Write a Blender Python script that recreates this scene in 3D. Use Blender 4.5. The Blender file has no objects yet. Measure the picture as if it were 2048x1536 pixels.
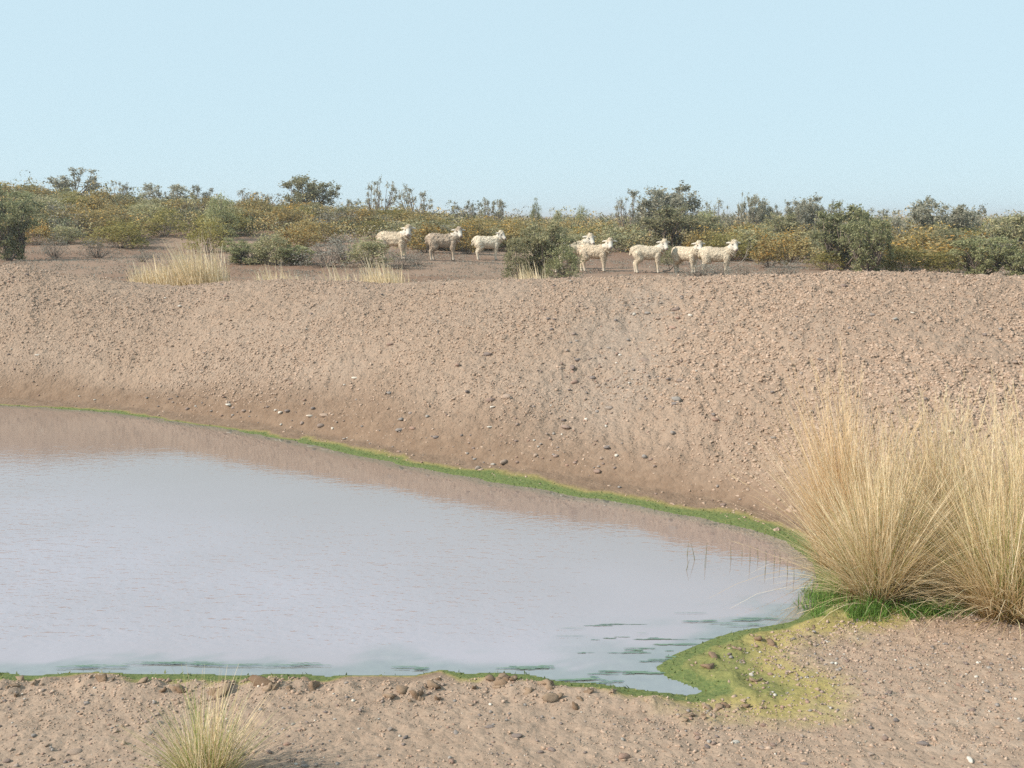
import bpy, math
import numpy as np
from mathutils import Vector, Matrix

# ------------------------------------------------------------------ camera
sc = bpy.context.scene
COL = sc.collection
EYE = 2.2                      # eye height above the water (metres)
FPX, CU, CV = 2160.0, 1024.0, 768.0
HORIZON_V = 432.0
PITCH = math.atan((CV - HORIZON_V) / FPX)
cam_d = bpy.data.cameras.new('camera')
cam = bpy.data.objects.new('camera', cam_d)
COL.objects.link(cam)
cam.location = (0, 0, EYE)
cam.rotation_euler = (math.pi / 2 - PITCH, 0, 0)
cam_d.sensor_width = 36.0
cam_d.lens = FPX / 2048 * 36.0
cam_d.clip_start = 0.05
cam_d.clip_end = 9000
sc.camera = cam

# ------------------------------------------------------------------ sky, sun, exposure
SUN_EL = math.radians(37)
SUN_AZ = math.radians(-112)     # clockwise from +Y: the sun stands to the left and a little behind
world = bpy.data.worlds.new('World')
sc.world = world
world.use_nodes = True
wn, wl = world.node_tree.nodes, world.node_tree.links
sky = wn.new('ShaderNodeTexSky')
sky.sky_type = 'NISHITA'
sky.sun_disc = False
sky.sun_elevation = SUN_EL
sky.sun_rotation = SUN_AZ
sky.air_density, sky.dust_density, sky.ozone_density = 1.0, 0.3, 2.0
mx = wn.new('ShaderNodeMix'); mx.data_type = 'RGBA'; mx.blend_type = 'MIX'
mx.inputs[0].default_value = 0.91
wl.new(sky.outputs[0], mx.inputs[6])
mx.inputs[7].default_value = (5.2, 6.9, 7.75, 1)      # thin even veil of high pale air
wl.new(mx.outputs[2], wn['Background'].inputs[0])
wn['Background'].inputs[1].default_value = 0.10

sun_d = bpy.data.lights.new('sun', 'SUN')
sun_d.energy = 5.0
sun_d.angle = math.radians(0.53)
sun_d.color = (1.0, 0.93, 0.84)
sun = bpy.data.objects.new('sun', sun_d)
COL.objects.link(sun)
sun_from = Vector((math.sin(SUN_AZ) * math.cos(SUN_EL), math.cos(SUN_AZ) * math.cos(SUN_EL), math.sin(SUN_EL)))
sun.rotation_euler = sun_from.to_track_quat('Z', 'Y').to_euler()
sun.location = sun_from * 50
sc.view_settings.view_transform = 'Standard'
sc.view_settings.look = 'None'
sc.view_settings.gamma = 1.0
sc.view_settings.use_curve_mapping = False
sc.view_settings.exposure = 0.27
sc.cycles.max_bounces = 6
sc.cycles.diffuse_bounces = 3
sc.cycles.glossy_bounces = 2
sc.cycles.transmission_bounces = 3
sc.cycles.transparent_max_bounces = 6
sc.cycles.use_denoising = False

# ------------------------------------------------------------------ small helpers
def tag(o, label=None, cat=None, group=None, kind=None):
    if label: o['label'] = label
    if cat: o['category'] = cat
    if group: o['group'] = group
    if kind: o['kind'] = kind
    return o

def sm(x, a=0.0, b=1.0):
    t = np.clip((x - a) / (b - a), 0, 1)
    return t * t * (3 - 2 * t)

def _hash(i, j, seed):
    h = (i.astype(np.int64) * 374761393 + j.astype(np.int64) * 668265263 + seed * 974634777) & 0xFFFFFFFF
    h = ((h ^ (h >> 13)) * 1274126177) & 0xFFFFFFFF
    h = h ^ (h >> 16)
    return (h & 0xFFFF) / 65535.0

def vnoise(x, y, seed=0):
    xi, yi = np.floor(x), np.floor(y)
    fx, fy = x - xi, y - yi
    xi, yi = xi.astype(np.int64), yi.astype(np.int64)
    fx = fx * fx * (3 - 2 * fx); fy = fy * fy * (3 - 2 * fy)
    a, b = _hash(xi, yi, seed), _hash(xi + 1, yi, seed)
    c, d = _hash(xi, yi + 1, seed), _hash(xi + 1, yi + 1, seed)
    return (a * (1 - fx) + b * fx) * (1 - fy) + (c * (1 - fx) + d * fx) * fy

def fbm(x, y, seed=0, octv=3):
    r, amp, tot = 0.0, 1.0, 0.0
    for k in range(octv):
        r = r + amp * vnoise(x * 2 ** k, y * 2 ** k, seed + 17 * k); tot += amp; amp *= 0.5
    return r / tot

def mesh_np(name, V, F, smooth=False):
    """V (n,3), F (m,k) all faces of k corners"""
    V = np.asarray(V, np.float32); F = np.asarray(F, np.int32)
    me = bpy.data.meshes.new(name)
    me.vertices.add(len(V)); me.vertices.foreach_set('co', V.ravel())
    k = F.shape[1]
    me.loops.add(F.size); me.loops.foreach_set('vertex_index', F.ravel())
    me.polygons.add(len(F))
    me.polygons.foreach_set('loop_start', np.arange(0, F.size, k, dtype=np.int32))
    me.polygons.foreach_set('loop_total', np.full(len(F), k, np.int32))
    if smooth: me.polygons.foreach_set('use_smooth', np.ones(len(F), bool))
    me.update(calc_edges=True)
    return me

def fattr(me, name, arr):
    a = me.attributes.new(name, 'FLOAT', 'POINT')
    a.data.foreach_set('value', np.asarray(arr, np.float32).ravel())

def cattr(me, name, arr):
    a = me.attributes.new(name, 'FLOAT_COLOR', 'POINT')
    arr = np.asarray(arr, np.float32)
    if arr.shape[1] == 3: arr = np.concatenate([arr, np.ones((len(arr), 1), np.float32)], 1)
    a.data.foreach_set('color', arr.ravel())

def obj(name, me, mat=None, parent=None):
    o = bpy.data.objects.new(name, me)
    COL.objects.link(o)
    if mat is not None and len(me.materials) == 0: me.materials.append(mat)
    if parent is not None: o.parent = parent
    return o

class Geo:
    """collects quads/tris of one width into arrays"""
    def __init__(s): s.v, s.f, s.n = [], [], 0
    def add(s, V, F):
        s.v.append(np.asarray(V, float)); s.f.append(np.asarray(F, int) + s.n); s.n += len(V)
    def mesh(s, name, smooth=False): return mesh_np(name, np.concatenate(s.v), np.concatenate(s.f), smooth)

def basis(d):
    """two unit vectors across the unit directions d (n,3)"""
    up = np.where(np.abs(d[:, 2:3]) > 0.9, np.array([[1.0, 0, 0]]), np.array([[0, 0, 1.0]]))
    a = np.cross(d, up); a /= np.linalg.norm(a, axis=1, keepdims=True) + 1e-9
    return a, np.cross(a, d)

def tube(P, R, sides=4):
    """one tapered tube through points P with radii R -> V, F(quads)"""
    P = np.asarray(P, float); R = np.asarray(R, float); n = len(P)
    d = np.gradient(P, axis=0); d /= np.linalg.norm(d, axis=1, keepdims=True) + 1e-9
    a, b = basis(d)
    th = np.arange(sides) * 2 * math.pi / sides
    V = P[:, None] + R[:, None, None] * (np.cos(th)[None, :, None] * a[:, None] + np.sin(th)[None, :, None] * b[:, None])
    V = V.reshape(-1, 3); F = []
    for i in range(n - 1):
        for k in range(sides):
            k2 = (k + 1) % sides
            F.append((i * sides + k, i * sides + k2, (i + 1) * sides + k2, (i + 1) * sides + k))
    return V, np.array(F)

def leaves(rng, C, size, aspect=0.55, up=0.3):
    """diamond leaf faces at centres C, random directions -> V, F(quads)"""
    n = len(C)
    d = rng.normal(size=(n, 3)); d[:, 2] += up; d /= np.linalg.norm(d, axis=1, keepdims=True)
    q = rng.normal(size=(n, 3)); a = np.cross(d, q); a /= np.linalg.norm(a, axis=1, keepdims=True)
    L = size * (0.6 + 0.8 * rng.random((n, 1)))
    V = np.stack([C - d * L, C + a * L * aspect, C + d * L, C - a * L * aspect], 1).reshape(-1, 3)
    return V, np.arange(4 * n).reshape(n, 4)

# ------------------------------------------------------------------ materials
def new_mat(name):
    m = bpy.data.materials.new(name); m.use_nodes = True
    nt = m.node_tree; b = nt.nodes['Principled BSDF']
    return m, nt, nt.nodes, nt.links, b

def ramp(nd, ln, fac, stops):
    r = nd.new('ShaderNodeValToRGB'); e = r.color_ramp.elements
    while len(e) < len(stops): e.new(0.5)
    for i, (p, c) in enumerate(stops):
        e[i].position = p; e[i].color = (*c, 1)
    ln.new(fac, r.inputs[0]); return r.outputs[0]

def mixc(nd, ln, f, a, b):
    m = nd.new('ShaderNodeMix'); m.data_type = 'RGBA'
    for sock, val in ((m.inputs[0], f), (m.inputs[6], a), (m.inputs[7], b)):
        if hasattr(val, 'links'): ln.new(val, sock)
        elif isinstance(val, (int, float)): sock.default_value = val
        else: sock.default_value = (*val, 1)
    return m.outputs[2]

def noise(nd, ln, scale, detail=3, rough=0.55, vec=None):
    t = nd.new('ShaderNodeTexNoise'); t.inputs['Scale'].default_value = scale
    t.inputs['Detail'].default_value = detail; t.inputs['Roughness'].default_value = rough
    if vec is not None: ln.new(vec, t.inputs['Vector'])
    return t.outputs[0]

def attr(nd, name, col=False):
    a = nd.new('ShaderNodeAttribute'); a.attribute_name = name
    return a.outputs['Color'] if col else a.outputs['Fac']

def leafy(name, stops, translucent=0.42, obj_var=0.25, rough=0.7):
    """plant material: colour varies per leaf and per plant"""
    m, nt, nd, ln, b = new_mat(name)
    g = nd.new('ShaderNodeNewGeometry')
    c = ramp(nd, ln, g.outputs['Random Per Island'], stops)
    oi = nd.new('ShaderNodeObjectInfo')
    hs = nd.new('ShaderNodeHueSaturation')
    mr = nd.new('ShaderNodeMapRange'); mr.inputs[3].default_value = 1 - obj_var; mr.inputs[4].default_value = 1 + obj_var
    ln.new(oi.outputs['Random'], mr.inputs[0]); ln.new(mr.outputs[0], hs.inputs['Value'])
    ln.new(c, hs.inputs['Color'])
    b.inputs['Roughness'].default_value = rough
    b.inputs['Specular IOR Level'].default_value = 0.25
    ln.new(hs.outputs[0], b.inputs['Base Color'])
    t = nd.new('ShaderNodeBsdfTranslucent'); ln.new(hs.outputs[0], t.inputs[0])
    ms = nd.new('ShaderNodeMixShader'); ms.inputs[0].default_value = translucent
    ln.new(b.outputs[0], ms.inputs[1]); ln.new(t.outputs[0], ms.inputs[2])
    ln.new(ms.outputs[0], nd['Material Output'].inputs[0])
    return m

SOIL = (0.325, 0.236, 0.173)

def make_ground_mat():
    m, nt, nd, ln, b = new_mat('soil')
    tc = nd.new('ShaderNodeTexCoord').outputs['Object']
    n1 = noise(nd, ln, 0.7, 4, 0.6, tc)
    n2 = noise(nd, ln, 9.0, 4, 0.65, tc)
    n3 = noise(nd, ln, 60.0, 3, 0.7, tc)
    base = ramp(nd, ln, n1, [(0.3, (0.31, 0.217, 0.152)), (0.52, SOIL), (0.72, (0.385, 0.28, 0.204))])
    base = mixc(nd, ln, 0.42, base, ramp(nd, ln, n2, [(0.3, (0.22, 0.145, 0.1)), (0.5, SOIL), (0.68, (0.4, 0.295, 0.215))]))
    base = mixc(nd, ln, 0.4, base, ramp(nd, ln, n3, [(0.32, (0.15, 0.1, 0.072)), (0.47, SOIL), (0.6, SOIL), (0.72, (0.45, 0.36, 0.28))]))
    # grey gravelly ground
    base = mixc(nd, ln, attr(nd, 'gravel'), base, ramp(nd, ln, n3, [(0.34, (0.15, 0.125, 0.105)), (0.5, (0.29, 0.235, 0.19)), (0.68, (0.42, 0.36, 0.3))]))
    # red earth of the plain
    base = mixc(nd, ln, attr(nd, 'red'), base, ramp(nd, ln, n2, [(0.3, (0.17, 0.102, 0.068)), (0.55, (0.215, 0.135, 0.092)), (0.75, (0.26, 0.195, 0.135))]))
    # white salty crust
    base = mixc(nd, ln, attr(nd, 'salt'), base, (0.44, 0.355, 0.28))
    # wet mud beside the water
    base = mixc(nd, ln, attr(nd, 'wet'), base, ramp(nd, ln, n2, [(0.3, (0.15, 0.097, 0.064)), (0.7, (0.225, 0.152, 0.103))]))
    # algae left on the mud
    al = ramp(nd, ln, n3, [(0.3, (0.085, 0.115, 0.042)), (0.55, (0.13, 0.158, 0.055)), (0.75, (0.215, 0.2, 0.075))])
    ye = ramp(nd, ln, n3, [(0.3, (0.25, 0.205, 0.065)), (0.7, (0.345, 0.29, 0.092))])
    base = mixc(nd, ln, attr(nd, 'algae_dry'), base, ye)
    base = mixc(nd, ln, attr(nd, 'algae'), base, al)
    ln.new(base, b.inputs['Base Color'])
    b.inputs['Roughness'].default_value = 0.95
    b.inputs['Specular IOR Level'].default_value = 0.12
    bp = nd.new('ShaderNodeBump'); bp.inputs['Strength'].default_value = 1.0; bp.inputs['Distance'].default_value = 0.014
    n4 = noise(nd, ln, 24.0, 6, 0.8, tc)
    vo = nd.new('ShaderNodeTexVoronoi'); vo.inputs['Scale'].default_value = 26.0
    wv = nd.new('ShaderNodeVectorMath'); wv.operation = 'MULTIPLY_ADD'
    nv = nd.new('ShaderNodeTexNoise'); nv.inputs['Scale'].default_value = 18.0; nv.inputs['Detail'].default_value = 3
    ln.new(tc, nv.inputs['Vector']); ln.new(nv.outputs['Color'], wv.inputs[0]); wv.inputs[1].default_value = (0.07, 0.07, 0.07); ln.new(tc, wv.inputs[2])
    ln.new(wv.outputs[0], vo.inputs['Vector'])
    hh = nd.new('ShaderNodeMath'); hh.operation = 'MULTIPLY_ADD'; hh.inputs[1].default_value = -1.1
    ln.new(vo.outputs['Distance'], hh.inputs[0]); ln.new(n4, hh.inputs[2])
    ln.new(hh.outputs[0], bp.inputs['Height'])
    bs = nd.new('ShaderNodeMapRange'); bs.inputs[3].default_value = 0.006; bs.inputs[4].default_value = 0.015
    ln.new(attr(nd, 'cloddy'), bs.inputs[0]); ln.new(bs.outputs[0], bp.inputs['Distance'])
    ln.new(bp.outputs[0], b.inputs['Normal'])
    return m

def make_water_mat():
    m, nt, nd, ln, b = new_mat('turbid_water')
    tcn = nd.new('ShaderNodeTexCoord')
    mp = nd.new('ShaderNodeMapping'); mp.inputs['Scale'].default_value = (0.55, 1.0, 1.0); mp.inputs['Rotation'].default_value = (0, 0, 0.12)
    ln.new(tcn.outputs['Object'], mp.inputs['Vector'])
    n1 = noise(nd, ln, 0.9, 2, 0.5, tcn.outputs['Object'])
    mud = ramp(nd, ln, n1, [(0.35, (0.30, 0.245, 0.255)), (0.65, (0.33, 0.275, 0.295))])
    deep = (0.235, 0.175, 0.145)
    mud = mixc(nd, ln, attr(nd, 'silt'), deep, mud)
    sub = ramp(nd, ln, noise(nd, ln, 14, 4, 0.6, tcn.outputs['Object']), [(0.35, (0.06, 0.10, 0.075)), (0.7, (0.13, 0.175, 0.13))])
    ln.new(mixc(nd, ln, attr(nd, 'algae'), mud, sub), b.inputs['Base Color'])
    b.inputs['Roughness'].default_value = 0.02
    b.inputs['IOR'].default_value = 3.5     # raised for a stronger mirror than clean water
    big = noise(nd, ln, 11.0, 2, 0.5, mp.outputs[0])
    fine = noise(nd, ln, 30.0, 2, 0.5, mp.outputs[0])
    ad = nd.new('ShaderNodeMath'); ad.operation = 'MULTIPLY_ADD'; ad.inputs[1].default_value = 0.7
    ln.new(fine, ad.inputs[0]); ln.new(big, ad.inputs[2])
    mu = nd.new('ShaderNodeMath'); mu.operation = 'MULTIPLY'
    ln.new(ad.outputs[0], mu.inputs[0]); ln.new(attr(nd, 'ripple'), mu.inputs[1])
    bp = nd.new('ShaderNodeBump'); bp.inputs['Strength'].default_value = 1.0; bp.inputs['Distance'].default_value = 0.009
    ln.new(mu.outputs[0], bp.inputs['Height']); ln.new(bp.outputs[0], b.inputs['Normal'])
    return m

def make_stone_mat(name, stops):
    m, nt, nd, ln, b = new_mat(name)
    g = nd.new('ShaderNodeNewGeometry'); oi = nd.new('ShaderNodeObjectInfo')
    ad = nd.new('ShaderNodeMath'); ad.operation = 'ADD'
    ln.new(g.outputs['Random Per Island'], ad.inputs[0]); ln.new(oi.outputs['Random'], ad.inputs[1])
    fr = nd.new('ShaderNodeMath'); fr.operation = 'FRACT'; ln.new(ad.outputs[0], fr.inputs[0])
    c = ramp(nd, ln, fr.outputs[0], stops)
    tc = nd.new('ShaderNodeTexCoord').outputs['Object']
    n = noise(nd, ln, 70, 3, 0.6, tc)
    hs = nd.new('ShaderNodeHueSaturation'); ln.new(c, hs.inputs['Color'])
    mr = nd.new('ShaderNodeMapRange'); mr.inputs[1].default_value = 0.3; mr.inputs[2].default_value = 0.7
    mr.inputs[3].default_value = 0.75; mr.inputs[4].default_value = 1.2
    ln.new(n, mr.inputs[0]); ln.new(mr.outputs[0], hs.inputs['Value'])
    ln.new(hs.outputs[0], b.inputs['Base Color'])
    b.inputs['Roughness'].default_value = 0.9
    b.inputs['Specular IOR Level'].default_value = 0.2
    bp = nd.new('ShaderNodeBump'); bp.inputs['Strength'].default_value = 0.6; bp.inputs['Distance'].default_value = 0.004
    ln.new(n, bp.inputs['Height']); ln.new(bp.outputs[0], b.inputs['Normal'])
    return m

M = {}
M['soil'] = make_ground_mat()
M['water'] = make_water_mat()
M['clod'] = make_stone_mat('clod_earth', [(0.0, (0.32, 0.224, 0.16)), (0.35, (0.375, 0.27, 0.198)), (0.7, (0.43, 0.318, 0.24)), (1.0, (0.33, 0.228, 0.16))])
M['mud'] = make_stone_mat('dried_mud', [(0.0, (0.2, 0.13, 0.082)), (0.5, (0.26, 0.178, 0.118)), (1.0, (0.31, 0.22, 0.15))])
M['stone'] = make_stone_mat('pebble_stone', [(0.0, (0.19, 0.16, 0.145)), (0.22, (0.25, 0.175, 0.14)), (0.4, (0.33, 0.21, 0.155)), (0.55, (0.245, 0.22, 0.2)),
                                     (0.72, (0.34, 0.25, 0.19)), (0.86, (0.15, 0.12, 0.11)), (0.94, (0.36, 0.33, 0.29)), (1.0, (0.6, 0.54, 0.46))])
M['pale_stone'] = make_stone_mat('pale_stone', [(0.0, (0.55, 0.48, 0.4)), (0.5, (0.66, 0.6, 0.52)), (1.0, (0.6, 0.5, 0.4))])
M['yellow_leaf'] = leafy('olive_leaf', [(0.0, (0.186, 0.154, 0.065)), (0.5, (0.327, 0.264, 0.111)), (1.0, (0.479, 0.353, 0.165))])
M['flower'] = leafy('ochre_flower', [(0.0, (0.330, 0.197, 0.043)), (0.6, (0.457, 0.273, 0.055)), (1.0, (0.549, 0.361, 0.098))], 0.25)
M['orange'] = leafy('orange_flower', [(0.0, (0.297, 0.162, 0.041)), (0.6, (0.416, 0.237, 0.055)), (1.0, (0.475, 0.323, 0.083))], 0.25)
M['green_leaf'] = leafy('green_leaf', [(0.0, (0.182, 0.181, 0.095)), (0.5, (0.316, 0.305, 0.166)), (1.0, (0.514, 0.441, 0.255))])
M['dark_leaf'] = leafy('dark_leaf', [(0.0, (0.169, 0.183, 0.092)), (0.5, (0.298, 0.307, 0.152)), (1.0, (0.465, 0.429, 0.226))])
M['sky_leaf'] = leafy('grey_green_leaf', [(0.0, (0.200, 0.197, 0.140)), (0.5, (0.322, 0.309, 0.224)), (1.0, (0.484, 0.440, 0.334))])
M['lime_leaf'] = leafy('yellow_green_leaf', [(0.0, (0.181, 0.164, 0.048)), (0.5, (0.287, 0.249, 0.081)), (1.0, (0.378, 0.315, 0.119))])
M['dry_leaf'] = leafy('grey_dry_leaf', [(0.0, (0.160, 0.140, 0.111)), (0.5, (0.239, 0.221, 0.180)), (1.0, (0.342, 0.320, 0.262))], 0.2)
M['twig'] = leafy('grey_twig', [(0.0, (0.15, 0.115, 0.09)), (1.0, (0.25, 0.205, 0.165))], 0.0)
M['bark'] = leafy('dark_bark', [(0.0, (0.112, 0.084, 0.067)), (1.0, (0.210, 0.168, 0.140))], 0.0)
M['straw'] = leafy('straw_blade', [(0.0, (0.536, 0.395, 0.219)), (0.5, (0.744, 0.580, 0.363)), (0.85, (0.860, 0.734, 0.521)), (1.0, (0.655, 0.588, 0.332))], 0.35, 0.08)
M['gold'] = leafy('golden_blade', [(0.0, (0.542, 0.374, 0.196)), (0.5, (0.717, 0.538, 0.322)), (1.0, (0.841, 0.702, 0.506))], 0.35, 0.05)
M['blade'] = leafy('green_blade', [(0.0, (0.208, 0.260, 0.078)), (0.6, (0.338, 0.364, 0.130)), (1.0, (0.494, 0.455, 0.182))], 0.35, 0.05)
M['sedge'] = leafy('sedge_green', [(0.0, (0.075, 0.161, 0.033)), (0.6, (0.150, 0.265, 0.052)), (1.0, (0.250, 0.345, 0.091))], 0.35, 0.05)
M['pale_straw'] = leafy('bleached_straw', [(0.0, (0.604, 0.483, 0.289)), (0.6, (0.773, 0.639, 0.427)), (1.0, (0.845, 0.724, 0.538))], 0.35, 0.05)
M['litter'] = leafy('dead_thatch', [(0.0, (0.260, 0.169, 0.072)), (1.0, (0.442, 0.305, 0.130))], 0.2, 0.05)
M['algae_fuzz'] = leafy('algae_fuzz', [(0.0, (0.09, 0.122, 0.042)), (0.6, (0.14, 0.168, 0.058)), (1.0, (0.265, 0.235, 0.085))], 0.2, 0.05)
M['algae_film'] = leafy('algae_film', [(0.0, (0.09, 0.15, 0.11)), (1.0, (0.15, 0.22, 0.15))], 0.0, 0.0, 0.35)
M['reed'] = leafy('reed_green', [(0.0, (0.13, 0.14, 0.07)), (1.0, (0.22, 0.2, 0.11))], 0.2, 0.1)

# ------------------------------------------------------------------ pixel rays, used only to survey world positions of what the photo shows
SP, CP = math.sin(PITCH), math.cos(PITCH)
def ray(u, v):
    dx = (u - CU) / FPX; dy = (CV - v) / FPX
    return dx, CP + dy * SP, -SP + dy * CP
def on_level(u, v, z=0.0):
    x, y, w = ray(u, v); t = (z - EYE) / w
    return x * t, y * t
def az_px(u):                                   # x/y of a column at about the horizon
    return (u - CU) / FPX
def height_at(v, y):                            # world z seen in the middle column at row v and depth y
    x, yy, w = ray(CU, v); return EYE + w / yy * y

# ------------------------------------------------------------------ terrain
shore_px = [(-700, 800), (-300, 800), (0, 810), (200, 823), (400, 850), (600, 885), (700, 908), (800, 930), (900, 950), (1000, 968), (1100, 983),
            (1200, 1000), (1300, 1018), (1400, 1037), (1500, 1059), (1570, 1082), (1610, 1112), (1632, 1150), (1640, 1180), (1628, 1210), (1590, 1240),
            (1540, 1250), (1480, 1260), (1400, 1288), (1340, 1312), (1302, 1336), (1330, 1356), (1385, 1374), (1400, 1384), (1375, 1388), (1320, 1384), (1240, 1374),
            (1190, 1366), (1130, 1364), (1060, 1348), (1000, 1346), (930, 1346), (880, 1340), (830, 1350), (700, 1350), (500, 1348), (300, 1346), (150, 1342),
            (60, 1352), (0, 1346), (-300, 1346), (-900, 1330)]
SH = np.array([on_level(u, v) for u, v in shore_px])
_r0 = np.random.default_rng(3)
def densify(P, closed=True, step=0.12, jit=0.02):
    out = []
    n = len(P)
    for i in range(n if closed else n - 1):
        a, b = P[i], P[(i + 1) % n]
        L = np.linalg.norm(b - a); k = max(1, min(40, int(L / step)))
        for q in range(k):
            p = a + (b - a) * q / k
            out.append(p + _r0.normal(size=2) * jit * (0.35 if L < 0.4 else 1))
    return np.array(out)
SHD = densify(SH)

def poly_sd(P, x, y):
    """signed distance to polygon P: negative inside"""
    x = np.atleast_1d(np.asarray(x, float)).ravel(); y = np.atleast_1d(np.asarray(y, float)).ravel()
    d = np.full(x.shape, 1e9); ins = np.zeros(x.shape, bool)
    n = len(P)
    for i in range(n):
        ax, ay = P[i]; bx, by = P[(i + 1) % n]
        ex, ey = bx - ax, by - ay
        wx, wy = x - ax, y - ay
        t = np.clip((wx * ex + wy * ey) / (ex * ex + ey * ey + 1e-12), 0, 1)
        dd = (wx - t * ex) ** 2 + (wy - t * ey) ** 2
        np.minimum(d, dd, out=d)
        c = (ay > y) != (by > y)
        if abs(ey) > 1e-12: ins ^= c & (wx < ex * (y - ay) / ey)
    d = np.sqrt(d)
    return np.where(ins, -d, d)

# far shore (depth), crest depth and crest row by column
U_S = np.array([-900, -300, 0, 200, 400, 600, 800, 1000, 1200, 1400, 1500, 1570, 1620, 1700, 1850, 2048, 2500, 3200])
V_S = np.array([800, 800, 810, 823, 850, 885, 930, 968, 1000, 1037, 1059, 1082, 1105, 1135, 1170, 1200, 1230, 1240])
Y_S = np.array([on_level(u, v)[1] for u, v in zip(U_S, V_S)])
A_S = np.array([on_level(u, v)[0] / on_level(u, v)[1] for u, v in zip(U_S, V_S)])
U_C = np.array([-900, -300, 0, 60, 110, 200, 280, 350, 410, 450, 560, 700, 770, 830, 900, 1000, 1250, 1500, 1700, 1800, 1900, 2048, 2500, 3200])
V_C = np.array([530, 530, 527, 527, 541, 552, 565, 571, 568, 561, 557, 561, 567, 564, 560, 560, 554, 554, 548, 546, 548, 552, 560, 570])
Y_C = np.interp(U_C, [-900, 0, 500, 1000, 1500, 2048, 3200], [17, 16.4, 15.5, 13.9, 12.3, 11.2, 10.5])
Z_C = np.array([height_at(v, y) for v, y in zip(V_C + 3, Y_C)])
A_C = (U_C - CU) / FPX / CP * 0.995

def smooth_interp(a, xs, ys, w=0.012):
    r = 0
    for k in (-2, -1, 0, 1, 2): r = r + np.interp(a + k * w, xs, ys)
    return r / 5

def plain(x, y):
    a = x / np.maximum(y, 6)
    z = 0.65 + 0.26 * sm(-a, -0.08, 0.12) * sm(y, 22, 33)
    z = z + 1.75 * np.clip((-a + 0.02) / 0.46, 0, 1.3) * sm(y, 35, 62) + 0.25 * sm(y, 40, 70)
    z = z + 0.2 * (fbm(x * 0.12, y * 0.12, 5, 2) - 0.5) * sm(y, 20, 40)
    return z

def terrain(x, y, full=False):
    x = np.asarray(x, float); y = np.asarray(y, float); shp = np.broadcast(x, y).shape
    x = np.broadcast_to(x, shp).ravel(); y = np.broadcast_to(y, shp).ravel()
    d = np.full(x.shape, 9.0)
    near = (y > -8) & (y < 22) & (np.abs(x) < 16)
    d[near] = poly_sd(SHD, x[near], y[near])
    a = np.clip(x / np.maximum(y, 3.0), -0.85, 0.85)
    ys = smooth_interp(a, A_S, Y_S); yc = smooth_interp(a, A_C, Y_C, 0.004); zc = smooth_interp(a, A_C, Z_C, 0.004)
    do = np.maximum(d, 0)
    n = 0.018 * sm(do, 0, 0.2) + 0.04 * np.minimum(do, 6)
    m = sm(y, ys - 0.5, ys)
    t = np.clip((y - ys) / (yc - ys), 0, 1)
    q = np.clip((t - 0.10) / 0.90, 0, 1)
    q = 1.5 * q - 0.5 * q ** 3
    bank = 0.09 * np.minimum(do, 0.8)
    z = n * (1 - m) + bank * m + (zc - 0.07) * q
    back = y > yc
    pl = plain(x, y)
    z = np.where(back, pl + (np.maximum(zc, pl) - pl) * np.exp(-((y - yc) / 1.7) ** 2), z)
    # relief
    slope = q * (y < yc + 2.5) * (1 - sm(y, yc, yc + 3))
    onbank = sm(t, 0.1, 0.22) * (1 - sm(y, yc + 0.5, yc + 4))
    z = z + onbank * 0.13 * (fbm(x * 0.55, y * 0.55, 11, 2) - 0.5) * (1 - 0.75 * sm(t, 0.8, 1.0))
    # gully running up to the right of the middle, and dozed streaks on the right mound
    g = np.exp(-((a - (0.045 + 0.10 * t)) / 0.05) ** 2) * sm(t, 0.05, 0.4) * (1 - sm(t, 0.75, 1.0))
    z = z - 0.10 * g * onbank
    xr, yr = x * 0.80 + y * 0.60, -x * 0.60 + y * 0.80
    right = sm(a, 0.06, 0.2)
    z = z + onbank * right * 0.05 * (vnoise(xr * 0.5, yr * 2.6, 31) - 0.5)
    c1 = vnoise(x * 9, y * 7, 41); c2 = vnoise(x * 19, y * 15, 42); c3 = vnoise(x * 4.2, y * 3.4, 43)
    lump = np.abs(c1 - 0.5) * 2
    c4 = vnoise(x * 13 + 3.3, y * 11, 44); c5 = vnoise(x * 27, y * 23, 45)
    rid = 1 - np.abs(c4 - 0.5) * 2
    z = z + onbank * ((0.012 + 0.012 * right) * (lump - 0.4) + (0.016 + 0.012 * right) * (rid - 0.5) + 0.024 * (c2 - 0.5) + 0.02 * (c5 - 0.5) + 0.018 * (c3 - 0.5))
    edge = sm(do, 0.05, 0.35)
    pud = (1 - onbank) * edge * (1 - sm(y, 22, 30))
    z = z + pud * (0.008 * (c2 - 0.5) + 0.011 * (c5 - 0.5) + 0.005 * (rid - 0.5) + 0.003 * (c1 - 0.5) + 0.007 * (c3 - 0.5))
    rim = np.exp(-((do - 0.2) / 0.11) ** 2) * (1 - m)
    z = z + rim * (0.022 * sm(c1, 0.5, 0.8) + 0.02 * sm(c3, 0.5, 0.85) + 0.02 * rid * c2)
    z = z + 0.02 * (c2 - 0.5) * sm(y, 22, 30)
    z = np.where(d < 0, np.maximum(-0.5, 0.35 * d) - 0.004, z)
    if not full: return z.reshape(shp)
    return z, d, a, t, m, onbank, right, g, rim

def zt(x, y): return float(terrain(np.array([x]), np.array([y]))[0])

def ground_hit(u, v, y0=19.0):
    """first point of the plain behind the crest that is seen at pixel (u, v)"""
    rx, ry, rz = ray(u, v)
    ys = np.concatenate([np.arange(y0, 60, 0.05), np.arange(60, 400, 0.5)])
    x = rx / ry * ys; zr = EYE + rz / ry * ys
    hit = np.nonzero(zr <= plain(x, ys))[0]
    y = ys[hit[0]] if len(hit) else 300.0
    return rx / ry * y, y

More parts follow.
